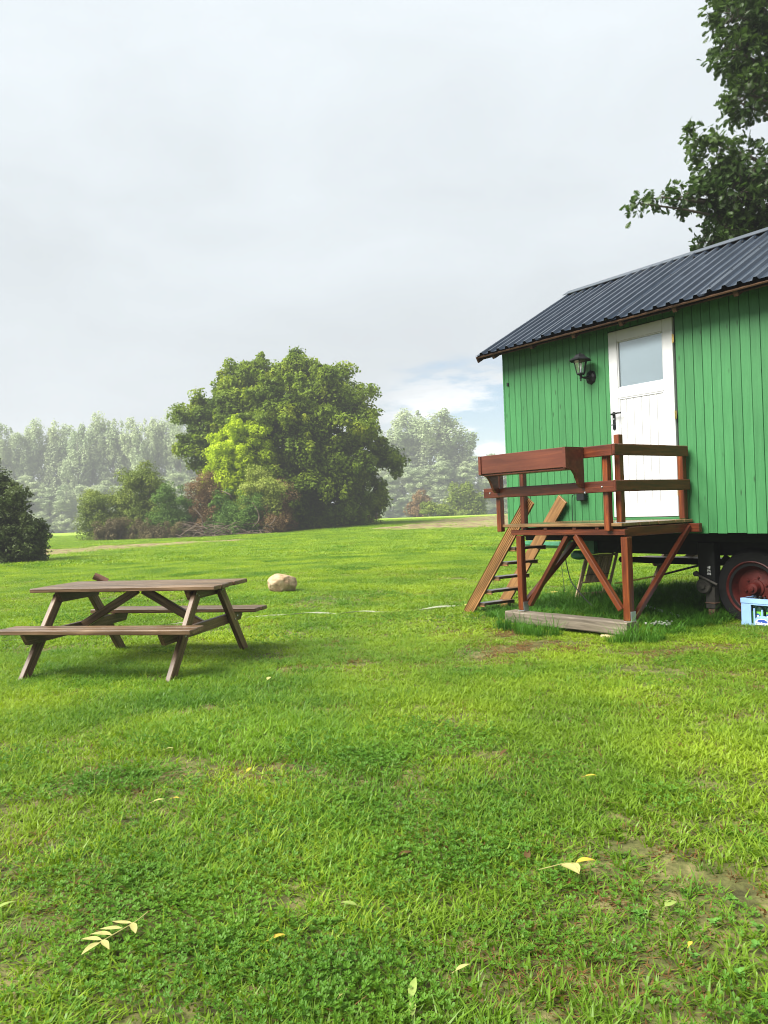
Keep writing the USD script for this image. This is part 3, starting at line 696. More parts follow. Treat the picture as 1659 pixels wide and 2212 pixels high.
# door: a part with pieces of its own
FB = WB - 0.012                              # face of the frame
door = part(wag, 'door', aabb(DU0 + 0.03, DU1 - 0.03, FB + 0.020, FB + 0.03, DZ0 + 0.03, 1.16, 0.002), M['white'])
SW = 0.108
for (n_, x0, x1, z0, z1) in (('stile', DU0, DU0 + SW, DZ0, DZ1), ('stile', DU1 - SW - 0.006, DU1, DZ0, DZ1), ('rail', DU0 + SW, DU1 - SW - 0.006, DZ1 - 0.112, DZ1), ('rail', DU0 + SW, DU1 - SW - 0.006, 1.118, 1.222), ('rail', DU0 + SW, DU1 - SW - 0.006, DZ0, DZ0 + 0.125)):
    part(door, n_, aabb(x0, x1, FB, FB + 0.036, z0, z1, 0.003), M['white'], frame=CAB)
pu0, pu1 = DU0 + SW, DU1 - SW - 0.006
for k in range(6):
    w_ = (pu1 - pu0) / 6
    part(door, 'panel_board', aabb(pu0 + k * w_ + 0.0016, pu0 + (k + 1) * w_ - 0.0016, FB + 0.011, FB + 0.0195, DZ0 + 0.125, 1.118, 0.0035), M['white'], frame=CAB)
def bead(parent, x0, x1, z0, z1, y0, y1, t):
    for q in ((x0, x1, z1 - t, z1), (x0, x1, z0, z0 + t), (x0, x0 + t, z0 + t, z1 - t), (x1 - t, x1, z0 + t, z1 - t)):
        part(parent, 'bead', aabb(q[0], q[1], y0, y1, q[2], q[3], 0.004), M['white'], frame=CAB)
bead(door, pu0, pu1, DZ0 + 0.125, 1.118, FB + 0.004, FB + 0.011, 0.016)
bead(door, pu0, pu1, 1.222, DZ1 - 0.112, FB + 0.006, FB + 0.03, 0.013)
part(door, 'pane', aabb(pu0 + 0.005, pu1 - 0.005, FB + 0.020, FB + 0.024, 1.228, DZ1 - 0.117, 0.001), M['glass'], frame=CAB)
part(door, 'blind', aabb(pu0 + 0.002, pu1 - 0.002, FB + 0.031, FB + 0.034, 1.224, DZ1 - 0.114, 0.001), M['blind'], frame=CAB)
hb = FB - 0.006
hu = DU0 + 0.046
part(door, 'handle_plate', join(aabb(hu - 0.019, hu + 0.019, hb, FB, 0.805, 0.965, 0.004), moved(extrude(sg.Point(0, 0).buffer(0.0189), 0.006), [[1, 0, 0], [0, 0, -1], [0, 1, 0]], (hu, FB - 0.0003, 0.965)), moved(extrude(sg.Point(0, 0).buffer(0.0189), 0.006), [[1, 0, 0], [0, 0, -1], [0, 1, 0]], (hu, FB - 0.0003, 0.805))), M['black'], frame=CAB)
lever = bez([(hu, FB - 0.005, 0.952), (hu, FB - 0.045, 0.952), (hu + 0.02, FB - 0.055, 0.953), (hu + 0.075, FB - 0.053, 0.957), (hu + 0.122, FB - 0.048, 0.957)], 4)
part(door, 'handle', tube(lever, np.linspace(0.011, 0.009, len(lever)), 8), M['black'], smooth=40, frame=CAB)
part(door, 'lock', moved(lathe([(0.0001, 0.004), (0.008, 0.004), (0.009, 0.0), (0.009, -0.002)], 12), [[1, 0, 0], [0, 0, -1], [0, 1, 0]], (hu, hb, 0.905)), M['zinc'], frame=CAB)
part(door, 'key', join(aabb(hu - 0.004, hu + 0.004, hb - 0.03, hb, 0.838, 0.842, 0.001), aabb(hu - 0.010, hu + 0.010, hb - 0.045, hb - 0.03, 0.83, 0.846, 0.002)), M['zinc'], frame=CAB)
for zz in (1.62, 0.86, 0.10):
    part(wag, 'hinge', join(aabb(DU1 + 0.001, DU1 + 0.019, FB - 0.004, FB + 0.004, zz - 0.04, zz + 0.04, 0.001), moved(tube([(0, 0, -0.045), (0, 0, 0.045)], 0.006, 8), None, (DU1 + 0.006, FB - 0.006, zz))), M['brass'])
part(wag, 'door_sill', aabb(DU0 - 0.02, DU1 + 0.02, WB - 0.012, WB + 0.01, DZ0 - 0.04, DZ0 - 0.006), M['green'])
# socket box with a lead, under the planter's end
part(wag, 'socket_box', aabb(-5.88, -5.77, WB - 0.07, WB, 0.045, 0.14, 0.008), M['black'])
part(wag, 'socket_lead', tube(bez([(-5.88, WB - 0.04, 0.11), (-5.94, WB - 0.035, 0.115), (-5.97, WB - 0.03, 0.08), (-5.975, WB - 0.03, -0.1), (-5.98, WB - 0.03, -0.3)], 5), 0.005, 6), M['black'])
# chassis
part(wag, 'floor_frame', aabb(WU0 + 0.02, WU1 - 0.02, WB + 0.26, WB + WD - 0.26, -0.42, -0.33), M['dark_steel'])
for bb in (WB + 0.42, WB + WD - 0.5):
    part(wag, 'chassis_beam', aabb(-6.0, -1.1, bb, bb + 0.08, -0.565, -0.42), M['dark_steel'])
part(wag, 'front_beam', aabb(-6.06, -6.0, WB + 0.35, WB + WD - 0.35, -0.575, -0.40), M['green_steel'])
part(wag, 'brake_bar', timber_mesh := (tube([(-6.3, 8.2, -0.705), (-3.2, 8.2, -0.70)], 0.036, 4)), M['dark_steel'])
part(wag, 'turntable', moved(lathe([(0.001, 0.0), (0.55, 0.0), (0.55, -0.06), (0.45, -0.09), (0.001, -0.09)], 28), None, (-3.9, 8.4, -0.565)), M['dark_steel'])
part(wag, 'axle', tube([(-4.02, 7.42, -0.87), (-4.02, 9.5, -0.87)], 0.05, 10), M['dark_steel'])
for bb in (7.62, 9.2):
    part(wag, 'leaf_spring', tube(bez([(-4.55, bb, -0.60), (-4.3, bb, -0.74), (-4.02, bb, -0.80), (-3.74, bb, -0.74), (-3.5, bb, -0.60)], 4), 0.035, 6), M['dark_steel'])
# drawbar running out under the ladder
for s in (-1, 1):
    part(wag, 'drawbar_arm', tube([(-6.0, 8.2 + 0.5 * s, -0.52), (-7.75, 8.2 + 0.04 * s, -0.535)], 0.038, 4), M['green_steel'])
part(wag, 'drawbar_coupling', join(tube([(-7.72, 8.2, -0.535), (-7.9, 8.2, -0.53), (-8.02, 8.2, -0.525)], [0.06, 0.045, 0.02], 8)), M['green_steel'])
for (u0, u1, bb) in ((-6.56, -6.37, 7.4), (-6.26, -6.09, 7.42)):
    pl = sg.Polygon([(u0 + 0.02, -0.39), (u1 - 0.03, -0.39), (u1, -0.54), (u1 - 0.05, -0.555), (u0 + 0.05, -0.555), (u0, -0.50)])
    V, F = extrude(pl, 0.012)
    part(wag, 'hinge_plate', (np.stack([V[:, 0], bb + V[:, 2], V[:, 1]], 1), F), M['green_steel'])
    for (x, z) in ((u0 + 0.05, -0.43), (u1 - 0.05, -0.43), (u0 + 0.06, -0.52)):
        part(wag, 'bolt', moved(lathe([(0.0001, 0.008), (0.008, 0.007), (0.009, 0)], 6), [[1, 0, 0], [0, 0, -1], [0, 1, 0]], (x, bb, z)), M['green_steel'])
part(wag, 'hook', tube(bez([(-6.463, 7.36, -0.39), (-6.455, 7.36, -0.43), (-6.47, 7.36, -0.45), (-6.485, 7.36, -0.43)], 4), 0.006, 6), M['zinc'])
# support leg with winding gear, numbered 274
jb = 7.22
leg = part(wag, 'support_leg', aabb(-4.60, -4.42, jb, jb + 0.12, -0.86, -0.42, 0.01), M['dark_steel'])
part(leg, 'inner_leg', aabb(-4.535, -4.435, jb + 0.012, jb + 0.10, -1.09, -0.86, 0.008), M['jack_steel'], frame=CAB)
part(leg, 'foot', aabb(-4.515, -4.445, jb + 0.02, jb + 0.09, -1.27, -1.09, 0.006), M['rust'], frame=CAB)
part(leg, 'collar', aabb(-4.54, -4.43, jb + 0.006, jb + 0.106, -1.035, -1.025, 0.003), M['rust'], frame=CAB)
ymat = [[1, 0, 0], [0, 0, -1], [0, 1, 0]]
part(leg, 'gear_cover', moved(lathe([(0.0001, 0.05), (0.03, 0.05), (0.034, 0.03), (0.07, 0.03), (0.078, 0.02), (0.08, 0)], 24), ymat, (-4.535, jb, -0.86)), M['jack_steel'], smooth=30, frame=CAB)
part(leg, 'crank', join(tube([(-4.60, jb - 0.03, -0.745), (-4.37, jb - 0.04, -0.838)], 0.012, 8), moved(lathe([(0.0001, 0.03), (0.024, 0.03), (0.028, 0.0)], 14), ymat, (-4.61, jb - 0.008, -0.74))), M['jack_steel'], frame=CAB)
tx = meshkit.text_mesh('274', 0.036, 0.0015)
tv, tf = moved(tx, [[0, -1, 0], [0, 0, -1], [1, 0, 0]])
tv = tv - (tv.min(0) + tv.max(0)) / 2
part(leg, 'painted_number', (tv + [-4.477, jb - 0.0008, -0.705], tf), M['logo_white'], frame=CAB, label='white painted number 274')
# wheel
wc = np.array([-4.075, 7.30, -0.87])
wheel = part(wag, 'wheel', moved(lathe([(0.22, 0.0), (0.255, 0.0), (0.30, 0.01), (0.35, 0.01), (0.375, -0.02), (0.385, -0.09), (0.375, -0.16), (0.35, -0.19), (0.27, -0.2)], 40), ymat, wc), M['tyre'], smooth=40, label='black tyre')
part(wheel, 'rim', moved(lathe([(0.262, -0.005), (0.268, 0.010), (0.258, 0.014), (0.248, 0.004), (0.240, -0.012), (0.222, -0.020), (0.212, -0.035), (0.196, -0.060), (0.186, -0.075), (0.150, -0.078), (0.085, -0.062), (0.080, -0.05), (0.06, -0.045), (0.0001, -0.045)], 44), ymat, wc), M['red_rim'], smooth=28, frame=CAB)
part(wheel, 'hub_cap', moved(lathe([(0.058, -0.046), (0.055, 0.0), (0.048, 0.012), (0.024, 0.016), (0.022, 0.03), (0.0001, 0.032)], 22), ymat, wc), M['red_rim'], smooth=30, frame=CAB)
for k in range(6):
    an = k / 6 * 6.283 + 0.3
    part(wheel, 'wheel_nut', moved(lathe([(0.0001, 0.018), (0.011, 0.017), (0.013, 0)], 6), ymat, wc + [0.105 * math.cos(an), 0.066, 0.105 * math.sin(an)]), M['red_rim'], frame=CAB)
# far wheel of the same axle
wc2 = np.array([-4.075, 9.52, -0.87])
part(wag, 'wheel', moved(lathe([(0.001, 0.06), (0.22, 0.06), (0.255, 0.0), (0.35, 0.01), (0.385, -0.09), (0.35, -0.19), (0.001, -0.19)], 30), [[1, 0, 0], [0, 0, 1], [0, 1, 0]], wc2), M['tyre'], label='far side wheel')

# wall lantern: a thing hung on the wall
lan = thing('wall_lantern', 'black coach lantern with clear panes on the green wall left of the door', 'lantern', (-5.56, WB, 1.40), CAB)
LC = np.array([-5.685, 6.84, 0.0])
six = lambda pr, z: moved(lathe(pr, 6), None, LC + [0, 0, z])
part(lan, 'cap', six([(0.128, 1.575), (0.130, 1.581), (0.085, 1.607), (0.072, 1.611), (0.055, 1.636), (0.030, 1.650), (0.0001, 1.652)], 0), M['black'])
part(lan, 'finial', moved(lathe([(0.0001, 0.02), (0.009, 0.014), (0.006, 0.006), (0.012, 0)], 10), None, LC + [0, 0, 1.648]), M['black'])
part(lan, 'cage', join(six([(0.0001, 1.440), (0.045, 1.440), (0.048, 1.428), (0.030, 1.418), (0.0001, 1.416)], 0), *[tube([LC + [0.075 * math.cos(t), 0.075 * math.sin(t), 1.577], LC + [0.044 * math.cos(t), 0.044 * math.sin(t), 1.436]], 0.0045, 5) for t in np.arange(6) / 6 * 6.283]), M['black'])
part(lan, 'glazing', six([(0.071, 1.575), (0.041, 1.441)], 0), M['glass'])
part(lan, 'bulb', moved(lathe([(0.0001, 0.07), (0.014, 0.064), (0.021, 0.045), (0.016, 0.02), (0.012, 0.0)], 14), None, LC + [0, 0, 1.485]), M['logo_white'], smooth=True)
part(lan, 'bulb_socket', moved(lathe([(0.014, 0.045), (0.014, 0.0)], 12), None, LC + [0, 0, 1.441]), M['zinc'])
part(lan, 'bottom_finial', moved(lathe([(0.018, 0), (0.010, -0.02), (0.015, -0.032), (0.006, -0.045), (0.010, -0.058), (0.0001, -0.07)], 10), None, LC + [0, 0, 1.418]), M['black'], smooth=True)
part(lan, 'arm', tube(bez([LC + [0, 0, 1.405], (-5.68, 6.87, 1.392), (-5.67, 6.92, 1.395), (-5.665, WB - 0.02, 1.40)], 4), [0.011] * 6 + [0.014] * 3 + [0.02, 0.024, 0.026, 0.028], 8), M['black'], smooth=True)
part(lan, 'wall_plate', moved(lathe([(0.0001, 0.045), (0.022, 0.045), (0.036, 0.03), (0.058, 0.02), (0.072, 0.006), (0.072, 0)], 8), [[1, 0, 0], [0, 0, -1], [0, 1.1, 0]], (-5.665, WB, 1.40)), M['black'])

# ------------------------------------------------------------------ wooden porch in front of the door
por = thing('wooden_porch', 'raised red-brown timber porch with railings in front of the white door', 'porch', (-5.25, 6.4, -1.2), CAB)
S, SO = M['stain'], M['stain_orange']
nb = 8
for k in range(nb):
    b0 = 5.875 + k * 0.1375
    timber(por, 'deck_board', (-6.03 + 0.012 * r.random(), b0 + 0.067, -0.194), (-4.495 + 0.02 * r.random(), b0 + 0.067, -0.194), 0.134, 0.030, M['deck'])
FBm = 5.90
timber(por, 'front_beam', (-5.90, FBm + 0.03, -0.267), (-4.47, FBm + 0.03, -0.262), 0.06, 0.055, S)
timber(por, 'side_beam', (-4.505, FBm + 0.06, -0.262), (-4.505, 6.96, -0.262), 0.05, 0.085, S, ch=0.005)
timber(por, 'side_beam', (-5.76, FBm + 0.06, -0.262), (-5.76, 6.96, -0.262), 0.05, 0.085, S)
for uu in (-5.42, -5.05, -4.78):
    timber(por, 'joist', (uu, FBm - 0.005, -0.2255), (uu, 6.95, -0.2255), 0.045, 0.032, S)
timber(por, 'wall_beam', (-6.0, 6.93, -0.262), (-4.37, 6.93, -0.262), 0.055, 0.085, S)
post = lambda n_, u, b, z0, z1, m_=SO, s=0.061, ch=0.005: timber(por, n_, (u, b, z0), (u, b, z1), s, s, m_, up=(0, 1, 0), ch=ch)
post('post', -6.025, 5.882, -0.255, 0.44)
post('post', -4.630, 5.882, -0.250, 0.530)
post('post', -4.555, 5.965, -0.175, 0.628)
post('post', -4.545, 6.925, -0.175, 0.53)
post('post', -6.135, 6.35, -0.30, 0.60, S)
# rails
timber(por, 'rail', (-6.20, 5.828, 0.156), (-4.500, 5.828, 0.156), 0.034, 0.104, S, ch=0.006)
timber(por, 'rail', (-5.95, 5.828, 0.483), (-4.510, 5.828, 0.483), 0.034, 0.104, S, ch=0.006)
timber(por, 'rail', (-4.4975, 5.812, 0.159), (-4.4975, 6.960, 0.159), 0.034, 0.104, S, ch=0.006)
timber(por, 'rail', (-4.4975, 5.812, 0.486), (-4.4975, 6.945, 0.486), 0.034, 0.104, S, ch=0.006)
# legs and braces
post('leg', -5.795, 5.93, -1.068, -0.30, SO, 0.068)
post('leg', -4.495, 5.95, -1.068, -0.305, SO, 0.073)
timber(por, 'brace', (-5.045, 5.915, -0.295), (-4.545, 5.915, -0.97), 0.05, 0.055, SO, up=(0, 1, 0))
timber(por, 'brace', (-5.165, 5.94, -0.295), (-5.70, 5.94, -1.01), 0.045, 0.055, S, up=(0, 1, 0))
timber(por, 'brace', (-5.785, 5.975, -0.985), (-5.785, 6.90, -0.32), 0.055, 0.055, SO, up=(1, 0, 0))
timber(por, 'brace', (-4.475, 6.0, -1.045), (-4.475, 6.90, -0.25), 0.045, 0.05, S, up=(1, 0, 0))
for uu, bb in ((-5.795, 5.93), (-4.495, 5.95)):
    part(por, 'post_shoe', join(aabb(uu + 0.044, uu + 0.050, bb - 0.035, bb + 0.035, -1.07, -0.98, 0.001), aabb(uu - 0.03, uu + 0.05, bb - 0.04, bb + 0.04, -1.075, -1.068, 0.001)), M['zinc'])
for (uu, zz) in ((-6.10, 0.155), (-4.632, 0.155), (-4.83, 0.110)):
    part(por, 'bolt', moved(lathe([(0.0001, 0.009), (0.008, 0.007), (0.010, 0.0), (0.013, 0), (0.013, -0.002)], 8), ymat, (uu, 5.811, zz)), M['zinc'])

# planter on the rail
pln = thing('planter_box', 'long red-brown wooden planter box with curved end brackets hung on the porch rail', 'planter', (-5.4, 5.7, 0.16), CAB)
PF, PB = 5.556, 5.806
prof = [(PF, 0.534), (PF, 0.345), (PF + 0.012, 0.338), (5.615, 0.335), (5.66, 0.320), (5.69, 0.285), (5.715, 0.235), (5.735, 0.19), (5.765, 0.160), (5.79, 0.152), (PB, 0.152), (PB, 0.534)]
for u0 in (-5.99, -4.862):
    V, F = extrude(sg.Polygon(prof), 0.034)
    part(pln, 'end_bracket', (np.stack([u0 + V[:, 2], V[:, 0], V[:, 1]], 1), F[:, ::-1]), M['planter'])
timber(pln, 'front_board', (-5.955, PF + 0.022, 0.441), (-4.863, PF + 0.022, 0.441), 0.024, 0.186, M['planter'])
timber(pln, 'back_board', (-5.955, PB - 0.014, 0.441), (-4.863, PB - 0.014, 0.441), 0.024, 0.186, M['planter'])
timber(pln, 'bottom_board', (-5.955, (PF + PB) / 2, 0.338), (-4.863, (PF + PB) / 2, 0.338), PB - PF - 0.055, 0.02, M['planter'])

# sleeper under the porch legs
slp = thing('timber_sleeper', 'grey weathered timber beam lying in the grass under the porch legs', 'beam', (-5.2, 5.9, -1.2), CAB)
m_, L_ = axes((-5.945, 5.90, -1.130), (-4.43, 5.91, -1.130), (0, 0, 1))
xs = np.linspace(-L_ / 2, L_ / 2, 34)
ring = np.array([(-0.080, -0.060), (0.080, -0.060), (0.087, -0.050), (0.087, 0.042), (0.076, 0.054), (-0.074, 0.056), (-0.085, 0.044), (-0.087, -0.050)])
V = []
for i, x in enumerate(xs):
    q = ring * (1 + 0.05 * (meshkit.noise(np.c_[np.full(8, x * 6), ring * 40], 4)[:, None] - 0.5) * 2)
    V += [(x, a, b + 0.006 * math.sin(x * 3)) for a, b in q]
F = []
for i in range(33):
    for j in range(8): a, b = i * 8 + j, i * 8 + (j + 1) % 8; F += [[a, b, b + 8], [a, b + 8, a + 8]]
F += [[0, j + 1, j] for j in range(1, 7)] + [[264, 264 + j, 265 + j] for j in range(1, 7)]
part(slp, 'beam', (np.array(V), np.array(F)[:, ::-1]), M['sleeper'], own=m_)
blk = thing('wood_block', 'small pale wooden block wedged under the right end of the grey sleeper', 'block', (-4.63, 5.83, -1.23), CAB)
part(blk, 'block', aabb(-4.70, -4.58, 5.79, 5.87, -1.245, -1.195, 0.006), M['wood_block'])

# ladder stairs at the open end of the porch
lad = thing('wooden_ladder', 'wooden ladder stairs of grooved tan boards leaning at the open end of the porch', 'ladder', (-6.9, 6.65, -1.25), CAB)
sd = np.array([1.135, 0, 1.40]); sd /= np.linalg.norm(sd)
sn = np.array([-sd[2], 0, sd[0]])
def stringer(b, thick, grooved):
    p1 = np.array([-6.085, b, 0.075]); p0 = p1 - sd * ((0.075 + 1.27) / sd[2])
    m, L = axes(p0, p1, (0, 1, 0))
    if not grooved:
        return timber(lad, 'stringer', p0, p1, 0.145, thick, M['ladder'], up=(0, 1, 0))
    pts = [(-0.0725, thick / 2), (0.0725, thick / 2)]
    edge = []
    n = 6
    for k in range(n):
        a = 0.0725 - 0.006 - k * (0.133 / n); w = 0.133 / n
        edge += [(a, -thick / 2), (a - w * 0.62, -thick / 2), (a - w * 0.68, -thick / 2 + 0.010), (a - w * 0.94, -thick / 2 + 0.010)]
    poly = sg.Polygon(pts + [(0.0725, -thick / 2)] + edge + [(-0.0725, -thick / 2)]).buffer(0)
    V, F = extrude(poly, L)
    V = np.stack([V[:, 2] - L / 2, V[:, 0], V[:, 1]], 1)
    return part(lad, 'stringer', (V, F), M['ladder'], own=m)
stringer(6.395, 0.028, True)
stringer(6.935, 0.028, False)
for k, (uu, zz) in enumerate(((-6.455, -0.470), (-6.588, -0.642), (-6.730, -0.815), (-6.868, -0.985), (-6.995, -1.143))):
    timber(lad, 'tread', (uu + 0.035, 6.41, zz), (uu + 0.035, 6.92, zz), 0.13, 0.030, M['tread'])
    timber(lad, 'cleat', (uu - 0.02, 6.424, zz - 0.024), (uu + 0.10, 6.424, zz - 0.024), 0.026, 0.018, M['ladder'])
    timber(lad, 'cleat', (uu - 0.02, 6.906, zz - 0.024), (uu + 0.10, 6.906, zz - 0.024), 0.026, 0.018, M['ladder'])
timber(lad, 'tread', (-6.29, 6.41, -0.30), (-6.29, 6.92, -0.30), 0.13, 0.030, M['tread'])

# blue bottle crate
CB0, CH, CL, CD = 7.10, 0.285, 0.40, 0.30
cu0 = -4.085; cz = -1.225
cr_ = thing('bottle_crate', 'pale blue plastic crate of green bottles standing in front of the red wheel', 'crate', (cu0 + CL / 2, CB0 + CD / 2, cz), CAB)
def crate_side(L):
    o = sg.box(0, 0, L, CH)
    win = sg.box(0.07 * L / 0.40 + 0.03, 0.055, L - 0.07 * L / 0.40 - 0.03, CH - 0.065).buffer(0.012).buffer(-0.006)
    emb = sg.Point(L / 2, 0.045).buffer(0.085)
    bars = sg.box(L / 2 - 0.007, 0.1, L / 2 + 0.007, 0.185)
    side = sg.box(L / 2 - 0.082, 0.05, L / 2 - 0.068, 0.195).union(sg.box(L / 2 + 0.068, 0.05, L / 2 + 0.082, 0.195))
    return o.difference(win).union(emb.intersection(o)).union(bars).union(side)
Vf, Ff = extrude(crate_side(CL), 0.012)
part(cr_, 'front_side', (np.stack([cu0 + Vf[:, 0], CB0 + 0.012 - Vf[:, 2], cz + Vf[:, 1]], 1), Ff), M['blue_plastic'])
part(cr_, 'back_side', (np.stack([cu0 + Vf[:, 0], CB0 + CD - Vf[:, 2], cz + Vf[:, 1]], 1), Ff), M['blue_plastic'])
Vs, Fs = extrude(crate_side(CD - 0.024), 0.012)
part(cr_, 'left_side', (np.stack([cu0 + Vs[:, 2], CB0 + 0.012 + Vs[:, 0], cz + Vs[:, 1]], 1), Fs[:, ::-1]), M['blue_plastic'])
part(cr_, 'right_side', (np.stack([cu0 + CL - 0.012 + Vs[:, 2], CB0 + 0.012 + Vs[:, 0], cz + Vs[:, 1]], 1), Fs[:, ::-1]), M['blue_plastic'])
part(cr_, 'rim', join(aabb(cu0 - 0.004, cu0 + CL + 0.004, CB0 - 0.005, CB0 - 0.0005, cz + CH - 0.045, cz + CH, 0.002), aabb(cu0 - 0.005, cu0 - 0.0005, CB0, CB0 + CD, cz + CH - 0.045, cz + CH, 0.002), aabb(cu0 - 0.005, cu0 - 0.0005, CB0, CB0 + CD, cz + 0.0, cz + 0.06, 0.002)), M['blue_plastic'])
part(cr_, 'base', aabb(cu0 + 0.012, cu0 + CL - 0.012, CB0 + 0.012, CB0 + CD - 0.012, cz, cz + 0.012, 0.002), M['blue_plastic'])
lg = part(cr_, 'logo', join(moved(extrude(trimesh_ellipse := sg.Point(0, 0).buffer(1.0, 24), 0.0012), [[0.068, 0, 0], [0, 0, -1], [0, 0.047, 0]], (cu0 + CL / 2, CB0 - 0.0004, cz + 0.058))), M['logo_blue'])
ringp = sg.Point(0, 0).buffer(1.0, 24).difference(sg.Point(0, 0).buffer(0.9, 24))
part(lg, 'logo_ring', moved(extrude(ringp, 0.0006), [[0.0655, 0, 0], [0, 0, -1], [0, 0.045, 0]], (cu0 + CL / 2, CB0 - 0.0017, cz + 0.058)), M['logo_white'], frame=CAB)
tx = meshkit.text_mesh('Salvus', 0.027, 0.0008, bold=True)
tv, tf = moved(tx, [[1, 0.18, 0], [0, 0, -1], [0, 1, 0]]); tv = tv - (tv.min(0) + tv.max(0)) / 2
part(lg, 'logo_lettering', (tv + [cu0 + CL / 2, CB0 - 0.0019, cz + 0.058], tf), M['logo_white'], frame=CAB)
bot = lathe([(0.0001, 0.0), (0.033, 0.0), (0.035, 0.006), (0.035, 0.165), (0.030, 0.190), (0.016, 0.225), (0.0135, 0.25), (0.015, 0.255), (0.015, 0.262), (0.0001, 0.262)], 16)
nbt = 0
for i in range(4):
    for j in range(3):
        c = np.array([cu0 + 0.058 + i * 0.0945, CB0 + 0.06 + j * 0.09, cz + 0.014])
        bt = thing('glass_bottle', ('dark green bottle with green label at the left front corner of the blue crate' if (i, j) == (0, 0) else 'dark green glass bottle standing in the pale blue crate'), 'bottle', c, CAB, group=None if (i, j) == (0, 0) else 'bottles in the blue crate')
        part(bt, 'glass_body', moved(bot, None, c), M['bottle'], smooth=35)
        part(bt, 'bottle_cap', moved(lathe([(0.0165, 0.0), (0.0165, 0.022), (0.014, 0.026), (0.0001, 0.026)], 12), None, c + [0, 0, 0.244]), M['black'])
        if j == 0:
            lb = part(bt, 'bottle_label', moved(lathe([(0.0356, 0.028), (0.0356, 0.15)], 16), None, c), M['label_green'], smooth=True)
            th = -1.75 + np.linspace(-0.62, 0.62, 13)
            e_, hgt = [], []
            for q in range(13):
                hh = 0.026 * math.sqrt(max(0, 1 - ((q - 6) / 6.2) ** 2)) + 0.001
                for s in (-1, 1): e_.append(c + [0.0362 * math.cos(th[q]), 0.0362 * math.sin(th[q]), 0.105 + s * hh])
            ff = [[2 * q, 2 * q + 2, 2 * q + 3] for q in range(12)] + [[2 * q, 2 * q + 3, 2 * q + 1] for q in range(12)]
            part(lb, 'label_badge', (np.array(e_), np.array(ff)), M['logo_blue'], frame=CAB)
            e2 = [p for p in e_]
            lt = []
            for q in range(3, 10):
                for s in (-1, 1): lt.append(c + [0.0366 * math.cos(th[q]), 0.0366 * math.sin(th[q]), 0.105 + s * 0.006 + 0.004 * (q % 2)])
            ff = [[2 * q, 2 * q + 2, 2 * q + 3] for q in range(6)] + [[2 * q, 2 * q + 3, 2 * q + 1] for q in range(6)]
            part(lb, 'badge_lettering', (np.array(lt), np.array(ff)), M['logo_white'], frame=CAB)

# folded deck chair leaning under the porch
ch_ = thing('folding_chair', 'folded slatted wooden garden chair leaning under the porch beside the drawbar', 'chair', (2.63, 10.15, -1.22))
A0, A1 = np.array([2.40, 10.02, -1.20]), np.array([2.845, 10.20, -1.20])
ev = (A1 - A0) / np.linalg.norm(A1 - A0); lv = np.array([0.245, 0.17, 0.70]); lh = lv / np.linalg.norm(lv); cn = np.cross(ev, lh); cn /= np.linalg.norm(cn)
pc = lambda s, t, d=0.0: A0 + (A1 - A0) * s + lv * t + cn * d
for s in (0.0, 1.0):
    timber(ch_, 'side_rail', pc(s, -0.02, 0), pc(s, 1.0, 0), 0.022, 0.036, M['teak'], up=ev)
    timber(ch_, 'leg', pc(0.10 + 0.8 * s, -0.02, -0.04), pc(0.10 + 0.8 * s, 0.80, -0.03), 0.02, 0.032, M['teak'], up=ev)
for t, w_ in ((0.07, 0.05), (0.29, 0.022), (0.765, 0.03), (0.83, 0.055), (0.94, 0.05)):
    timber(ch_, 'cross_slat', pc(0.03, t, 0.012), pc(0.97, t, 0.012), w_, 0.014, M['teak'], up=cn)
for k in range(9):
    s = 0.2 + k * 0.077
    timber(ch_, 'seat_slat', pc(s, 0.30, -0.012), pc(s, 0.755, -0.008), 0.0345, 0.012, M['teak'], up=cn)
part(ch_, 'pivot_rod', tube([pc(0.05, 0.42, 0.004), pc(0.95, 0.42, 0.004)], 0.004, 6), M['dark_steel'])

# odds and ends under the wagon
tp = thing('green_tarpaulin', 'crumpled green tarpaulin bundle hanging from the drawbar behind the porch', 'tarpaulin', (-6.33, 7.45, -0.66), CAB)
ico = trimesh.creation.icosphere(3)
V = np.array(ico.vertices); V = V * (1 + 0.45 * (meshkit.fbm(V * 1.6, 3, 9)[:, None] - 0.5))
part(tp, 'bundle', (V * [0.115, 0.07, 0.058] + [-6.335, 7.47, -0.605], ico.faces), M['tarp'], smooth=True)
cb = thing('black_cable', 'black cable hanging from the drawbar down into the grass', 'cable', (-6.4, 7.36, -0.4), CAB)
part(cb, 'lead', tube(bez([(-6.50, 7.35, -0.40), (-6.47, 7.34, -0.50), (-6.42, 7.33, -0.68), (-6.34, 7.31, -0.90), (-6.22, 7.28, -1.00), (-6.05, 7.22, -1.10), (-5.85, 7.15, -1.19)], 5), 0.007, 6), M['cable'], smooth=True)
cd_ = thing('grey_cord', 'thin frayed grey cord hanging from the drawbar beside the black cable', 'cord', (-6.55, 7.36, -0.4), CAB)
part(cd_, 'strand', join(tube(bez([(-6.53, 7.36, -0.44), (-6.545, 7.36, -0.55), (-6.54, 7.36, -0.63), (-6.49, 7.36, -0.60), (-6.42, 7.36, -0.555)], 4), 0.004, 5), tube(bez([(-6.54, 7.36, -0.62), (-6.52, 7.36, -0.75), (-6.50, 7.36, -0.90), (-6.485, 7.36, -1.05)], 4), 0.0035, 5), tube(bez([(-6.535, 7.36, -0.63), (-6.515, 7.36, -0.69), (-6.49, 7.36, -0.75)], 4), 0.004, 5)), M['grey_cord'])
pi_ = thing('metal_pipe', 'thin zinc metal pipe lying in the shade under the wagon', 'pipe', (2.91, 8.5, -1.17))
part(pi_, 'tube', tube([(2.88, 9.0, -1.165), (2.90, 8.6, -1.16), (2.94, 7.97, -1.165)], 0.017, 8), M['zinc'], smooth=40)
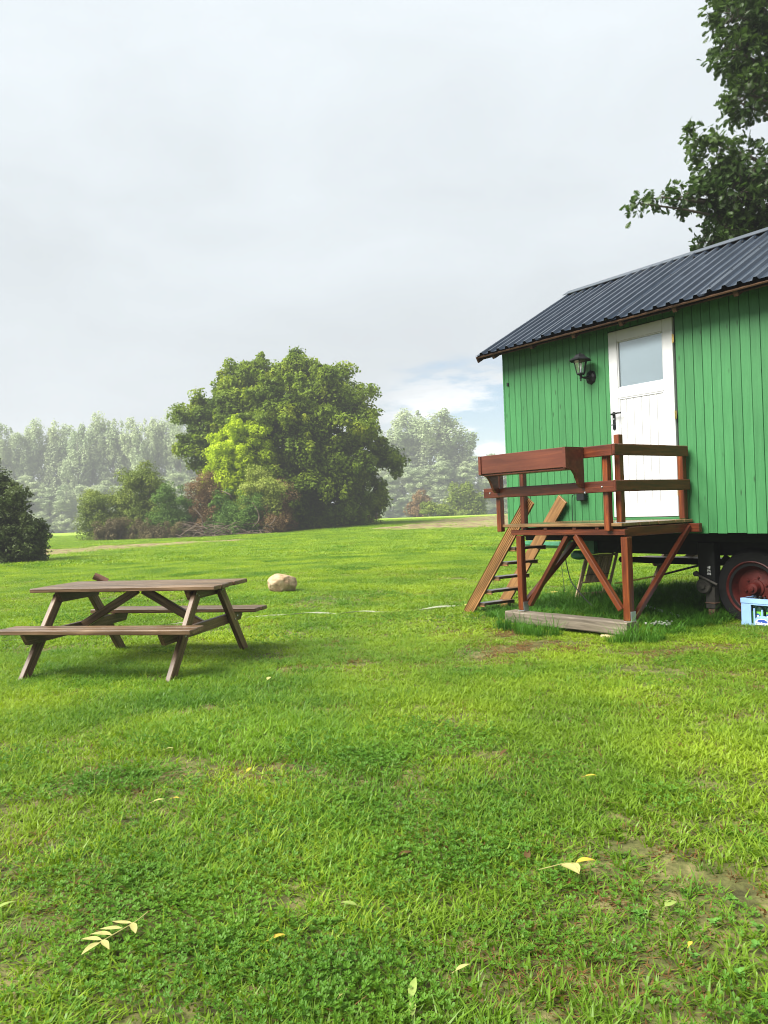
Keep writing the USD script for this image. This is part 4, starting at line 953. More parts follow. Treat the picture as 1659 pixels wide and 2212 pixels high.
wp = thing('white_pebbles', 'small heap of white pebbles in the grass right of the sleeper', 'pebbles', (2.60, 7.55, -1.2))
vs = []
rr_ = np.random.default_rng(8)
peb = trimesh.creation.icosphere(1)
for k in range(34):
    q = rr_.normal(size=2) * [0.055, 0.05]
    vs.append((np.array(peb.vertices) * (0.006 + 0.008 * rr_.random()) * [1.2, 1, 0.8] + [2.60 + q[0], 7.56 + q[1], -1.175 + 0.025 * rr_.random()], peb.faces))
part(wp, 'pebble_heap', join(*vs), M['pebble'], kind='stuff')
st = thing('yellow_strap', 'yellow and black strap stretched from the grass up to the wagon behind the porch', 'strap', (-5.6, 8.4, -1.2), CAB)
s0 = np.linalg.inv(CAB)[:3, :3] @ at(2150 / 1.82278 + 900 * .1653, 2090 / 1.82278 + 685 * .1653, 9.9)
s1 = np.array([-4.95, 7.9, -0.70])
sm = s0 * 0.45 + s1 * 0.55 - [0, 0, 0.02]
part(st, 'yellow_end', tube(bez([s0, s0 * 0.75 + sm * 0.25 - [0, 0, 0.005], sm], 4), 0.011, 6), M['rope_yellow'], smooth=True)
part(st, 'black_end', tube([sm, s1], 0.013, 6), M['cable'], smooth=True)

# boundary tape on the lawn
tpw = thing('boundary_tape', 'white tape line lying across the lawn behind the picnic table', 'tape line', (-1.5, 9.9, -1.25))
def ontop(pts, dz): return [(x, y, float(gz(np.array(x), np.array(y))) + dz) for x, y in pts]
rt_ = np.random.default_rng(4)
def tape(pts, n, wdt=0.0045):
    c = bez([(x, y, 0) for x, y in pts], n)[:, :2]
    d = np.gradient(c, axis=0); d /= np.linalg.norm(d, axis=1, keepdims=True); s = np.stack([-d[:, 1], d[:, 0]], 1)
    z = gz(c[:, 0], c[:, 1]) + 0.013 + 0.040 * (meshkit.noise(np.c_[c * 3.1, c[:, :1] * 0], 6) - 0.5)
    tw = 0.008 * np.sin(np.arange(len(c)) * 0.9)
    V = np.stack([np.c_[c - s * wdt, z - tw], np.c_[c + s * wdt, z + tw + 0.004], np.c_[c - s * wdt, z - tw - 0.003], np.c_[c + s * wdt, z + tw + 0.001]], 1).reshape(-1, 3)
    F = []
    for i in range(len(c) - 1):
        a, b = 4 * i, 4 * i + 4
        F += [[a, b, b + 1], [a, b + 1, a + 1], [a + 2, a + 3, b + 3], [a + 2, b + 3, b + 2], [a, a + 2, b + 2], [a, b + 2, b], [a + 1, b + 1, b + 3], [a + 1, b + 3, a + 3]]
    return V, np.array(F)
part(tpw, 'band', tape([(-4.9, 8.35), (-4.28, 8.70), (-3.0, 9.35), (-1.57, 9.98), (-0.4, 10.05), (0.97, 10.12)], 12), M['rope_white'])
tpy = thing('garden_cord', 'yellow cord lying on the lawn between the white tape and the ladder', 'cord', (1.6, 10.5, -1.2))
part(tpy, 'strand', tape([(0.99, 10.13), (1.6, 10.45), (2.2, 10.82), (2.55, 11.05)], 10, 0.008), M['rope_yellow'])

# ------------------------------------------------------------------ picnic tables
def picnic_table(label, cx, cy, ang, zg, L=1.75):
    t = thing('picnic_table', label, 'picnic table', (cx, cy, zg), WLD, rot=ang)
    WD_ = M['table']
    rr = np.random.default_rng(int(abs(cx) * 100))
    tops = [-0.29, -0.145, 0.0, 0.145, 0.29]
    B = np.eye(4)
    for k, y in enumerate(tops):
        e0, e1 = L / 2 + 0.02 * (rr.random() - 0.5) , L / 2 + 0.035 * (rr.random() - 0.3)
        timber_l(t, 'top_board', (-e0, y, 0.702), (e1, y, 0.702), 0.136, 0.036, WD_)
    for s in (-1, 1):
        for k, y in enumerate((0.605, 0.745)):
            timber_l(t, 'bench_board', (-L / 2 - 0.01 * k, s * y, 0.402), (L / 2 + 0.012 * k, s * y, 0.402), 0.13, 0.038, WD_)
    for s in (-1, 1):
        x = s * 0.62
        timber_l(t, 'top_bearer', (x, -0.335, 0.638), (x, 0.335, 0.638), 0.042, 0.09, WD_, cut=0.055)
        timber_l(t, 'bench_bearer', (x, -0.80, 0.336), (x, 0.80, 0.336), 0.042, 0.092, WD_, cut=0.055)
        for q in (-1, 1):
            timber_l(t, 'leg', (x + s * 0.044, q * 0.765, -0.03), (x + s * 0.044, q * 0.225, 0.655), 0.044, 0.095, WD_)
            for (yy, zz) in ((0.50, 0.325), (0.555, 0.352), (0.24, 0.63), (0.28, 0.65)):
                part(t, 'bolt', moved(lathe([(0.0001, 0.006), (0.007, 0.005), (0.009, 0.0)], 6), [[0, 0, s], [1, 0, 0], [0, s, 0]], (x + s * 0.067, q * yy, zz)), M['zinc'])
        timber_l(t, 'brace', (x - s * 0.02, 0.0, 0.345), (s * 0.03, 0.0, 0.665), 0.042, 0.072, WD_)
    return t
def timber_l(t, name, p0, p1, width, thick, material, cut=0.0):
    m, L = axes(p0, p1, (0, 0, 1))
    if abs(p1[2] - p0[2]) > 0.5 and abs(p1[1] - p0[1]) > 0.2:        # the splayed legs stand on edge
        m, L = axes(p0, p1, (1, 0, 0)); width, thick = thick, width
    V, F = cbox((L, width, thick), 0.005)
    if cut:
        lo = V[:, 2] < 0; V[lo, 0] -= np.sign(V[lo, 0]) * cut
    return part(t, name, (V, F), material, own=m)
picnic_table('dark wet wooden picnic table standing alone on the lawn at left', -2.22, 7.09, math.atan2(-0.305, 1.33), float(gz(np.array(-2.22), np.array(7.09))))
picnic_table('grey wooden picnic table behind the wagon, seen underneath it', 4.78, 11.15, math.radians(-52), -1.20, L=1.7)

# boulder
bo = thing('boulder', 'tan rounded boulder lying alone on the lawn', 'boulder', (-1.74, 13.0, -1.25))
ic = trimesh.creation.icosphere(4); V = np.array(ic.vertices)
rad = 1 + 0.26 * (meshkit.fbm(V * 1.3 + 5, 4, 12) - 0.5) * 2 + 0.10 * (meshkit.fbm(V * 4.5, 3, 2) - 0.5)
for n_, d_ in (((-0.55, -0.3, 0.65), 0.84), ((0.75, -0.4, 0.25), 0.86), ((-0.9, -0.3, -0.1), 0.88), ((0.1, -0.9, -0.3), 0.80), ((0.35, 0.1, 0.9), 0.80), ((0.5, -0.6, -0.6), 0.85)):
    n_ = np.array(n_) / np.linalg.norm(n_); dd = V @ n_
    rad = np.where(dd * rad > d_, rad * 0.25 + 0.75 * d_ / np.maximum(dd, 1e-3), rad)
V = V * rad[:, None] * [0.25, 0.21, 0.175]
part(bo, 'stone', (V + [-1.735, 13.0, float(gz(np.array(-1.73), np.array(13.0))) + 0.145], ic.faces), M['stone'], smooth=40)

# fire bowl behind the table, with a log across it
fb = thing('fire_bowl', 'low rusty fire bowl on short legs behind the picnic table', 'fire bowl', (-4.65, 13.7, -1.25))
fz = float(gz(np.array(-4.65), np.array(13.7)))
part(fb, 'bowl', moved(lathe([(0.33, 0.155), (0.345, 0.16), (0.345, 0.15), (0.30, 0.115), (0.2, 0.09), (0.0001, 0.082)], 28), None, (-4.65, 13.7, fz)), M['bowl'], smooth=40)
part(fb, 'ash_bed', moved(lathe([(0.0001, 0.145), (0.2, 0.14), (0.305, 0.13)], 20), None, (-4.65, 13.7, fz)), M['rust'], smooth=True)
for t in (0.5, 2.6, 4.7):
    part(fb, 'leg', tube([(-4.65 + 0.2 * math.cos(t), 13.7 + 0.2 * math.sin(t), fz + 0.11), (-4.65 + 0.25 * math.cos(t), 13.7 + 0.25 * math.sin(t), fz - 0.02)], 0.02, 6), M['bowl'])
lgx = thing('firewood_log', 'red-brown firewood log propped up in the fire bowl', 'log', (-4.8, 13.6, fz + 0.2))
lc_ = at(215, 1247, 13.6); lp0, lp1 = lc_ + np.array([-0.085, -0.03, 0.03]), lc_ + np.array([0.12, 0.03, -0.09])
m_, L_ = axes(lp0, lp1, (0, 0, 1))
k = 12; xs = np.linspace(-L_ / 2, L_ / 2, 10); V = []
for x in xs:
    th = np.arange(k) / k * 6.283
    rd = 0.062 * (1 + 0.35 * (meshkit.noise(np.c_[np.cos(th) * 2, np.sin(th) * 2, np.full(k, x * 5)], 4) - 0.5))
    V.append(np.c_[np.full(k, x), rd * np.cos(th) * 1.15, rd * np.sin(th)])
V = np.vstack(V + [[[xs[0], 0, 0]], [[xs[-1], 0, 0]]]); F = []
for i in range(9):
    for j in range(k): a, b = i * k + j, i * k + (j + 1) % k; F += [[a, b, b + k], [a, b + k, a + k]]
F += [[10 * k, (j + 1) % k, j] for j in range(k)] + [[10 * k + 1, 9 * k + j, 9 * k + (j + 1) % k] for j in range(k)]
part(lgx, 'log', (V, np.array(F)[:, ::-1]), M['log'], own=m_)

# ------------------------------------------------------------------ fallen leaves
def leaflet(L, Wd, curl, rng, n=7):
    """a pointed leaf along +x, folded a little along its midrib"""
    t = np.linspace(0, 1, n); w_ = Wd / 2 * np.sin(np.pi * t ** 0.8) ** 0.9 * (1 + 0.12 * (rng.random(n) - 0.5)); w_[0] = w_[-1] = 0.0008
    z = curl * L * (t - t * t) * 2
    V = np.stack([np.c_[t * L, w_, z + 0.25 * w_], np.c_[t * L, 0 * t, z], np.c_[t * L, -w_, z + 0.25 * w_]], 1).reshape(-1, 3)
    F = []
    for i in range(n - 1):
        a, b = 3 * i, 3 * i + 3
        F += [[a, a + 1, b + 1], [a, b + 1, b], [a + 1, a + 2, b + 2], [a + 1, b + 2, b + 1]]
    return V, np.array(F)
def rotz(m, a): c, s = math.cos(a), math.sin(a); return moved(m, [[c, -s, 0], [s, c, 0], [0, 0, 1]])
lr = np.random.default_rng(2)
def fallen(label, x, y, L, Wd, ang, mat_, lift=0.035, tilt=0.15, group=None):
    z = float(gz(np.array(x), np.array(y))) + lift - 0.010; L *= 0.88; Wd *= 0.88
    t = thing('fallen_leaf', label, 'leaf', (x, y, z), group=group)
    m = leaflet(L, Wd, 0.12, lr); m = (m[0] - [L / 2, 0, 0], m[1])
    c, s = math.cos(tilt), math.sin(tilt)
    m = moved(m, [[c, 0, -s], [0, 1, 0], [s, 0, c]]); m = rotz(m, ang)
    part(t, 'blade', (m[0] + [x, y, z], m[1]), mat_, smooth=True)
    st_ = np.array([-L / 2, 0, 0.0]); st_ = moved((st_[None], None), [[c, 0, -s], [0, 1, 0], [s, 0, c]])[0]; d = np.array([math.cos(ang), math.sin(ang), 0])
    p = np.array([x, y, z]) - d * L / 2 * c
    part(t, 'stalk', tube([p - d * L * 0.25 + [0, 0, -0.004 - L / 2 * s], p + [0, 0, -L / 2 * s]], 0.0012, 5), mat_)
fallen('bright yellow single leaf in the clover right of the pale compound leaf', -0.355, 2.295, 0.050, 0.020, 0.25, M['leaf_yellow'], 0.045)
fallen('pale green leaf on the clover just below the middle of the foreground', -0.155, 2.47, 0.062, 0.024, 3.0, M['leaf_green'], 0.045)
fallen('pale cream leaf in the lower foreground between clover and grass', 0.165, 2.10, 0.050, 0.016, 0.4, M['leaf_pale'], 0.05)
fallen('pale leaf standing upright in the grass at the very bottom, upper one of two', 0.03, 2.02, 0.06, 0.026, 1.2, M['leaf_green'], 0.05, 0.6)
fallen('pale leaf lying flat at the very bottom of the foreground, lower one of two', 0.025, 1.95, 0.055, 0.022, 1.5, M['leaf_green'], 0.045, 0.3)
fallen('narrow pale green leaf at the left edge of the foreground', -1.27, 2.54, 0.075, 0.022, 0.6, M['leaf_green'], 0.05)
fallen('small cream leaf in the bottom foreground left of the cream and green leaves', -0.15, 2.02, 0.035, 0.014, 0.9, M['leaf_pale'], 0.045)
fallen('yellow-green leaf in the lawn in front of the sleeper side of the lawn', 0.87, 3.48, 0.06, 0.022, -0.3, M['leaf_yellow'], 0.045)
fallen('dark brown dead leaf on the lawn below the porch', 0.55, 3.90, 0.06, 0.03, 0.4, M['leaf_brown'], 0.045, 0.5)
fallen('dark brown curled leaf on the clover left of the pale broad leaf', 0.46, 2.77, 0.05, 0.028, 1.3, M['leaf_brown'], 0.045, 0.6)
fallen('brown leaf lying on the clover in the middle of the foreground', 0.03, 2.83, 0.065, 0.03, 0.2, M['leaf_brown'], 0.04, 0.2)
fallen('grey-green broad leaf in the worn patch at right', 0.83, 2.40, 0.05, 0.034, 0.3, M['leaf_green'], 0.04)
fallen('tiny yellow leaf in the tall grass at the bottom right', 0.80, 2.17, 0.026, 0.014, 0.8, M['leaf_yellow'], 0.05)
fallen('small white leaf on the lawn in front of the picnic table', -0.92, 5.98, 0.07, 0.04, 1.3, M['leaf_pale'], 0.045)
fallen('small orange-yellow leaf on the clover left of centre', -0.70, 3.82, 0.05, 0.022, 1.2, M['leaf_yellow'], 0.045)
fallen('small pale leaf far left on the lawn, beyond the yellow leaf pair', -1.19, 4.20, 0.06, 0.018, -0.2, M['leaf_pale'], 0.045)
fallen('yellow leaf of a pair at left, the left one', -1.04, 3.47, 0.06, 0.02, 0.1, M['leaf_pale'], 0.045)
fallen('yellow leaf of a pair at left, the right one', -0.97, 3.49, 0.05, 0.018, -0.5, M['leaf_yellow'], 0.045)
def compound(label, x, y, ang, size, n, mat_, brk=None):
    z = float(gz(np.array(x), np.array(y))) + 0.044
    t = thing('compound_leaf', label, 'leaf', (x, y, z))
    d = np.array([math.cos(ang), math.sin(ang), 0.0]); s = np.array([-d[1], d[0], 0])
    o = np.array([x, y, z])
    part(t, 'leaf_stalk', tube(bez([o + d * size * 1.05 + s * 0.012, o + d * size * 0.5, o - d * size * 0.25, o - d * size * 0.62], 4), 0.0018, 5), mat_)
    k = 0
    for i in range(n):
        for q in (-1, 1):
            if brk and (i, q) in brk: continue
            a0 = o + d * size * (0.42 - 0.32 * i) + [0, 0, 0.004 * lr.random()]
            m = rotz(leaflet(size * (0.55 + 0.12 * lr.random()), size * (0.15 + 0.05 * lr.random()), 0.15 * (lr.random() - 0.3), lr), ang + math.pi - q * (0.95 + 0.3 * lr.random()))
            part(t, 'leaflet', (m[0] + a0, m[1]), mat_, smooth=True)
    m = rotz(leaflet(size * 0.6, size * 0.2, 0.1, lr), ang + math.pi + 0.1)
    part(t, 'leaflet', (m[0] + o - d * size * 0.6, m[1]), mat_, smooth=True)
compound('pale cream ash leaf with many leaflets lying on the clover at lower left', -0.835, 2.345, 1.02, 0.115, 4, M['leaf_pale'], {(1, -1), (2, -1)})
cb_ = thing('broad_leaf', 'pale yellow broad leaf with a long stalk beside the worn patch at right', 'leaf', (0.60, 2.62, -1.2))
bz = float(gz(np.array(0.6), np.array(2.62))) + 0.05
part(cb_, 'leaf_stalk', tube([(0.47, 2.615, bz), (0.56, 2.63, bz + 0.012), (0.63, 2.64, bz + 0.005)], 0.0016, 5), M['leaf_pale'])
for (dx, dy, an, L_, w_) in ((0.545, 2.628, -1.0, 0.085, 0.036), (0.585, 2.636, -1.45, 0.07, 0.03), (0.60, 2.64, 0.15, 0.07, 0.028)):
    m = rotz(leaflet(L_, w_, 0.15, lr), an); part(cb_, 'leaflet', (m[0] + [dx, dy, bz + 0.008], m[1]), M['leaf_pale'] if an < 0 else M['leaf_yellow'], smooth=True)

# broad-leaved weeds in the worn grass
M['weed'] = foliage('weed_leaves', [(0.08, 0.19, 0.03), (0.14, 0.28, 0.05), (0.22, 0.36, 0.08)], trans=0.3, rough=0.5, scale=4, spread=0.6)
def weed(x, y, n, size, label, group=None):
    z = float(gz(np.array(x), np.array(y)))
    t = thing('weed_plant', label, 'weed', (x, y, z), group=group)
    for k in range(n):
        an = k / n * 6.283 + lr.random() * 0.8
        m = leaflet(size * (0.7 + 0.5 * lr.random()), size * 0.62, 0.25, lr)
        c, s = math.cos(0.35 + 0.4 * lr.random()), math.sin(0.35)
        m = rotz(moved(m, [[c, 0, -s], [0, 1, 0], [s, 0, c]]), an)
        part(t, 'leaf', (m[0] + [x, y, z + 0.014 + 0.012 * lr.random()], m[1]), M['weed'], smooth=True)
WG = 'broad-leaved weeds at lower right'
for x, y in ((0.92, 2.30), (0.98, 2.17), (0.80, 2.14), (1.03, 2.26), (0.72, 2.36), (1.02, 2.42), (0.88, 2.05)):
    weed(x, y, int(7 + 3 * lr.random()), 0.020 + 0.009 * lr.random(), 'low broad-leaved weed in the worn grass at lower right', WG)
weed(-1.10, 2.05, 6, 0.026, 'low broad-leaved weed in the clover at the lower left corner')

# ------------------------------------------------------------------ trees and bushes
def clumps_on(rng, lobes, r_mean, dens=1.0, inner=0.35, low=-0.55, fringe=0.5):
    """leaf clumps spread over the lobes of a crown: (centre, radius)"""
    out = []
    for c, R in lobes:
        c = np.asarray(c, float); R = np.asarray(R, float) * np.ones(3)
        n = max(3, int(dens * 5.5 * (R.prod() ** (2 / 3)) / r_mean ** 2 / 2))
        d = rng.normal(size=(n, 3)); d /= np.linalg.norm(d, axis=1, keepdims=True)
        d = d[d[:, 2] > low + 0.5 * rng.random(len(d)) - 0.25]
        rad = np.where(rng.random(len(d)) < inner, 0.45 + 0.35 * rng.random(len(d)), 0.78 + 0.26 * rng.random(len(d)))
        p = c + d * rad[:, None] * R
        for q in p: out.append((q, r_mean * (0.55 + 0.9 * rng.random())))
        m = int(len(d) * fringe)                 # loose sprays that break the outline
        for q in d[:m]: out.append((c + q * R * (1.0 + 0.30 * rng.random() ** 1.5), r_mean * (0.22 + 0.3 * rng.random())))
    return out

def leaf_cloud(rng, clumps, per, size, aspect=0.62, shell=0.45, up=0.45, squash=0.8, face=0.95):
    C = np.array([c for c, r in clumps]); R = np.array([r for c, r in clumps])
    cnt = np.maximum(6, (per * (R / R.mean()) ** 2 * (0.7 + 0.6 * rng.random(len(R)))).astype(int))
    cnt = np.where(R < 0.5 * R.mean(), (cnt * 1.8).astype(int), cnt)
    k = np.repeat(np.arange(len(R)), cnt); n = len(k)
    d = rng.normal(size=(n, 3)); d[:, 2] += 0.25; d /= np.linalg.norm(d, axis=1, keepdims=True)
    rr = R[k] * (shell + (1.1 - shell) * rng.random(n) ** 0.6)
    el = 0.6 + 0.8 * rng.random((len(R), 3)); el[:, 2] *= squash      # clumps of uneven shape
    p = C[k] + d * rr[:, None] * el[k] + rng.normal(size=(n, 3)) * (R[k] * 0.10)[:, None]
    nrm = d * face + rng.normal(size=(n, 3)) * 0.5 + [0, 0, up]; nrm /= np.linalg.norm(nrm, axis=1, keepdims=True)
    a = rng.normal(size=(n, 3)); t = np.cross(nrm, a); t /= np.linalg.norm(t, axis=1, keepdims=True); s = np.cross(nrm, t)
    L = (size * (0.6 + 0.8 * rng.random(n)))[:, None]; Wd = L * aspect
    V = np.stack([p - t * L / 2, p + s * Wd / 2 + nrm * L * 0.10, p + t * L / 2, p - s * Wd / 2 + nrm * L * 0.10], 1).reshape(-1, 3)
    b = np.arange(n)[:, None] * 4
    F = np.concatenate([b + [0, 3, 1], b + [1, 3, 2]], 1).reshape(-1, 3)
    return V, F

def limb(p0, p1, r0, r1, rng, wob=0.06, n=7):
    p0, p1 = np.asarray(p0, float), np.asarray(p1, float)
    t = np.linspace(0, 1, n)[:, None]; L = np.linalg.norm(p1 - p0)
    P = p0 + (p1 - p0) * t + np.cumsum(rng.normal(size=(n, 3)), 0) * wob * L / n * np.sin(np.pi * t)
    P[:, 2] += 0.06 * L * np.sin(np.pi * t[:, 0])
    return tube(P, np.linspace(r0, r1, n), 7)

NEARER = 0.8                               # the oak and the hedge stand at 0.8 of the first estimate
def ground_at(px, depth):
    depth = depth * NEARER if 60 <= depth <= 80 else depth
    p = at(px, 1106, depth); return np.array([p[0], depth, float(gz(p[0], depth))])

def tree(name, label, cat, base, lobes, r_mean, per, size, mat_, seed, trunk=None, limbs=0, dens=1.0, group=None, bark='bark', trunk_h=None, low=-0.55, shell=0.45, inner=0.35, skirt=False, face=0.7, fringe=0.5):
    rng = np.random.default_rng(seed)
    if 45 <= base[1] <= 66:
        r_mean, size, trunk = r_mean * NEARER, size * NEARER, trunk * NEARER
    t = thing(name, label, cat, base, group=group)
    if cat in ('shrub', 'bush', 'bramble') or skirt:
        extra = []
        for c, R in lobes:
            gap = c[2] - np.mean(R) * 0.6 - base[2]
            if gap > 0: extra.append((np.array([c[0], c[1] - 0.2, base[2] + (c[2] - base[2]) * 0.45]), np.asarray(R) * 0.9))
            if gap > np.mean(R): extra.append((np.array([c[0], c[1] - 0.3, base[2] + np.mean(R) * 0.5]), np.asarray(R) * 0.8))
        lobes = lobes + extra; low = -0.9
    cl = clumps_on(rng, lobes, r_mean, dens, inner, low, fringe)
    if trunk:
        cen = np.mean([np.asarray(c, float) for c, R in lobes], 0)
        top = np.array([base[0] + (cen[0] - base[0]) * 0.4, base[1] + (cen[1] - base[1]) * 0.4, cen[2]]) if trunk_h is None else np.array([base[0], base[1], base[2] + trunk_h])
        P = np.linspace(0, 1, 9)[:, None] * (top - base) + base
        P[1:-1, :2] += rng.normal(size=(7, 2)) * trunk * 0.25; P[0, 2] -= 0.2
        part(t, 'trunk', tube(P, trunk * np.array([1.5, 1.12, 1.0, 0.92, 0.84, 0.74, 0.62, 0.5, 0.3]), 10), M[bark], smooth=True)
        order = rng.permutation(len(cl))[:limbs]
        for i in order:
            q = cl[i][0]; h = 0.25 + 0.55 * rng.random()
            s = base + (top - base) * min(0.95, max(h, 0.2)); s[2] = min(s[2], q[2] - 0.1)
            part(t, 'limb', limb(s, q, trunk * 0.34, trunk * 0.06, rng), M[bark], smooth=True)
    part(t, 'crown', leaf_cloud(rng, cl, per, size, shell=shell, face=face), mat_, kind='stuff')
    return t, cl

def lob(px, py, rpx, depth, off=0.0, f=(1, 1, 1)):
    depth = depth * NEARER if 60 <= depth <= 80 else depth
    d = depth + off
    return at(px, py, d), np.array(f, float) * rpx / 1700.0 * depth

# the big oak in the field
D = 76.0
oak_l = [lob(600, 830, 62, D, 0), lob(535, 855, 60, D, -1), lob(690, 858, 60, D, 1), lob(735, 845, 48, D, 0), lob(640, 880, 95, D, -3), lob(480, 880, 48, D, 0), lob(430, 915, 52, D, 0), lob(425, 965, 42, D, -1),
         lob(580, 930, 90, D, -3), lob(720, 930, 85, D, -3), lob(770, 920, 45, D, 0), lob(790, 985, 52, D, 0), lob(818, 1010, 40, D, 0), lob(740, 1010, 70, D, -3), lob(650, 1010, 80, D, -4),
         lob(700, 1070, 62, D, -3), lob(770, 1060, 48, D, -1), lob(800, 1060, 32, D, 0), lob(560, 1020, 70, D, -2), lob(460, 1000, 50, D, 0), lob(620, 1080, 50, D, -2), lob(740, 1100, 35, D, -2), lob(660, 1105, 35, D, -3), lob(640, 818, 45, D, 1), lob(640, 960, 90, D, -2), lob(600, 1115, 36, D, -1), lob(690, 1118, 34, D, -2), lob(735, 1122, 28, D, -2), lob(770, 1105, 36, D, -2), lob(640, 1120, 34, D, -3), lob(790, 1085, 34, D, -1), lob(740, 1065, 50, D, 3), lob(640, 1050, 70, D, 4),
         lob(490, 838, 36, D), lob(470, 880, 48, D, -1), lob(520, 822, 36, D), lob(560, 804, 34, D), lob(620, 800, 32, D), lob(700, 832, 36, D), lob(772, 868, 34, D), lob(800, 935, 32, D), lob(838, 995, 22, D), lob(480, 950, 55, D, -1), lob(520, 900, 60, D, -2), lob(665, 830, 55, D, -1),
         *[lob(x_, 1128, 20, D, -1.5) for x_ in (610, 640, 670, 700, 730, 755, 778)]]
b_ = ground_at(655, D)
tree('oak_tree', 'big broad oak standing alone in the middle of the field', 'tree', b_, oak_l, 0.85, 150, 0.30, M['oak_far'], 1, trunk=0.55, limbs=30, dens=0.80, inner=0.35, low=-0.8, shell=0.25, face=0.55, fringe=0.9)
D = 69.0
tree('ash_tree', 'small bright yellow-green tree in front of the big oak', 'tree', ground_at(525, D), [lob(520, 950, 42, D), lob(500, 985, 48, D), lob(555, 945, 30, D), lob(490, 1025, 42, D), lob(545, 1005, 42, D), lob(535, 1045, 40, D), lob(470, 960, 24, D), lob(575, 975, 22, D), lob(470, 1055, 34, D), lob(505, 1070, 36, D)],
     0.6, 170, 0.20, M['ash'], 2, trunk=0.16, limbs=8, skirt=True)
D = 66.0
tree('pale_shrub', 'pale yellow-leaved shrub at the foot of the big oak', 'shrub', ground_at(565, D), [lob(560, 1045, 30, D), lob(575, 1065, 34, D), lob(548, 1070, 28, D)], 0.55, 128, 0.158, M['pale_shrub'], 3, trunk=0.08, limbs=5)
D = 65.0
tree('dark_shrub', 'rounded dark green shrub under the pale yellow shrub', 'shrub', ground_at(535, D), [lob(535, 1100, 34, D), lob(510, 1115, 25, D), lob(560, 1115, 26, D)], 0.5, 128, 0.137, M['bush_dark'], 4, trunk=0.08, limbs=4)
tree('reddish_shrub', 'low rusty-brown shrub at the right end of the hedge', 'shrub', ground_at(592, D), [lob(590, 1112, 25, D), lob(600, 1130, 22, D), lob(575, 1125, 18, D)], 0.42, 112, 0.115, M['bush_brown'], 5, trunk=0.06, limbs=4)
D = 67.5
tree('brown_shrub', 'tall reddish-brown shrub in the hedge left of the yellow-green tree', 'shrub', ground_at(435, D), [lob(445, 1060, 34, D), lob(425, 1075, 30, D), lob(470, 1050, 22, D), lob(440, 1095, 26, D)], 0.5, 152, 0.122, M['bush_brown'], 6, trunk=0.08, limbs=6)
tree('russet_shrub', 'narrow russet shrub leaning against the oak crown', 'shrub', ground_at(610, 68), [lob(612, 1060, 18, 68), lob(620, 1082, 18, 68), lob(605, 1040, 12, 68)], 0.38, 112, 0.115, M['bush_brown'], 16, trunk=0.06, limbs=4)
tree('leafy_shrub', 'mid green shrub between the brown shrub and the rounded dark shrub', 'shrub', ground_at(485, 66.5), [lob(480, 1085, 26, 66.5), lob(490, 1115, 24, 66.5), lob(465, 1110, 20, 66.5)], 0.5, 128, 0.144, M['bush_dark'], 17, trunk=0.07, limbs=4)
D = 69.0
tree('olive_tree_bush', 'olive green bush with two humps, left end of the hedge', 'bush', ground_at(235, D), [lob(215, 1080, 34, D), lob(200, 1100, 24, D), lob(240, 1095, 34, D), lob(260, 1085, 28, D)], 0.6, 136, 0.144, M['bush_olive'], 7, trunk=0.1, limbs=6)
tree('tall_olive_bush', 'tall olive green bush in the hedge, second from its left end', 'bush', ground_at(310, D), [lob(300, 1040, 34, D), lob(320, 1060, 40, D), lob(290, 1075, 40, D), lob(335, 1095, 36, D), lob(310, 1110, 34, D)], 0.62, 144, 0.151, M['bush_olive'], 8, trunk=0.12, limbs=6)
tree('dark_bush', 'dark green bush in the middle of the hedge below the oak', 'bush', ground_at(375, 67), [lob(365, 1095, 38, 67), lob(385, 1080, 30, 67), lob(345, 1120, 26, 67), lob(395, 1120, 28, 67)], 0.6, 144, 0.144, M['bush_dark'], 9, trunk=0.1, limbs=5)
tree('low_bramble', 'low brown-green bramble along the left foot of the hedge', 'bramble', ground_at(255, 65.5), [lob(225, 1140, 20, 65.5), lob(255, 1138, 22, 65.5), lob(290, 1140, 20, 65.5), lob(325, 1142, 18, 65.5)], 0.4, 112, 0.115, M['bramble'], 10, trunk=0.05, limbs=3)
tree('green_bramble', 'low dark bramble along the foot of the hedge under the dark bush', 'bramble', ground_at(385, 65), [lob(355, 1142, 15, 65), lob(385, 1142, 16, 65), lob(415, 1144, 14, 65)], 0.4, 112, 0.115, M['bramble'], 11, trunk=0.05, limbs=3)
tree('dry_shrub', 'small brown shrub at the right foot of the big oak', 'shrub', ground_at(795, 78), [lob(800, 1108, 18, 78), lob(785, 1115, 14, 78), lob(770, 1120, 10, 78)], 0.4, 112, 0.130, M['bush_brown'], 12, trunk=0.06, limbs=3)
# heap of dead branches at the foot of the hedge
br_ = thing('brush_heap', 'heap of bare dead branches at the foot of the hedge', 'brushwood', ground_at(450, 64))
rg = np.random.default_rng(6); tw = []
for k in range(150):
    c = ground_at(395 + 190 * rg.random(), 63.5 + 1.6 * rg.random()); c[2] += 0.1 + 0.7 * rg.random() ** 2
    an = rg.random() * 6.28; L = 0.6 + 1.3 * rg.random(); d = np.array([math.cos(an), math.sin(an) * 0.5, 0.9 * (rg.random() - 0.3)]) * L
    q = rg.normal(size=3) * 0.15
    tw.append(tube([c - d / 2, c + q, c + d / 2], [0.035, 0.028, 0.012], 5))
part(br_, 'branches', join(*tw), M['dead_wood'], kind='stuff')
for k, (x0, y0, x1, y1) in enumerate(((420, 1098, 438, 1135), (545, 1085, 558, 1128), (560, 1110, 545, 1140), (595, 1118, 570, 1140), (500, 1075, 478, 1060))):
    part(br_, 'branch', tube(bez([at(x1, y1, 51.0), at((x0 + x1) / 2 + 6, (y0 + y1) / 2, 50.8), at(x0, y0, 50.9)], 4), 0.035, 6), M['dead_wood'])

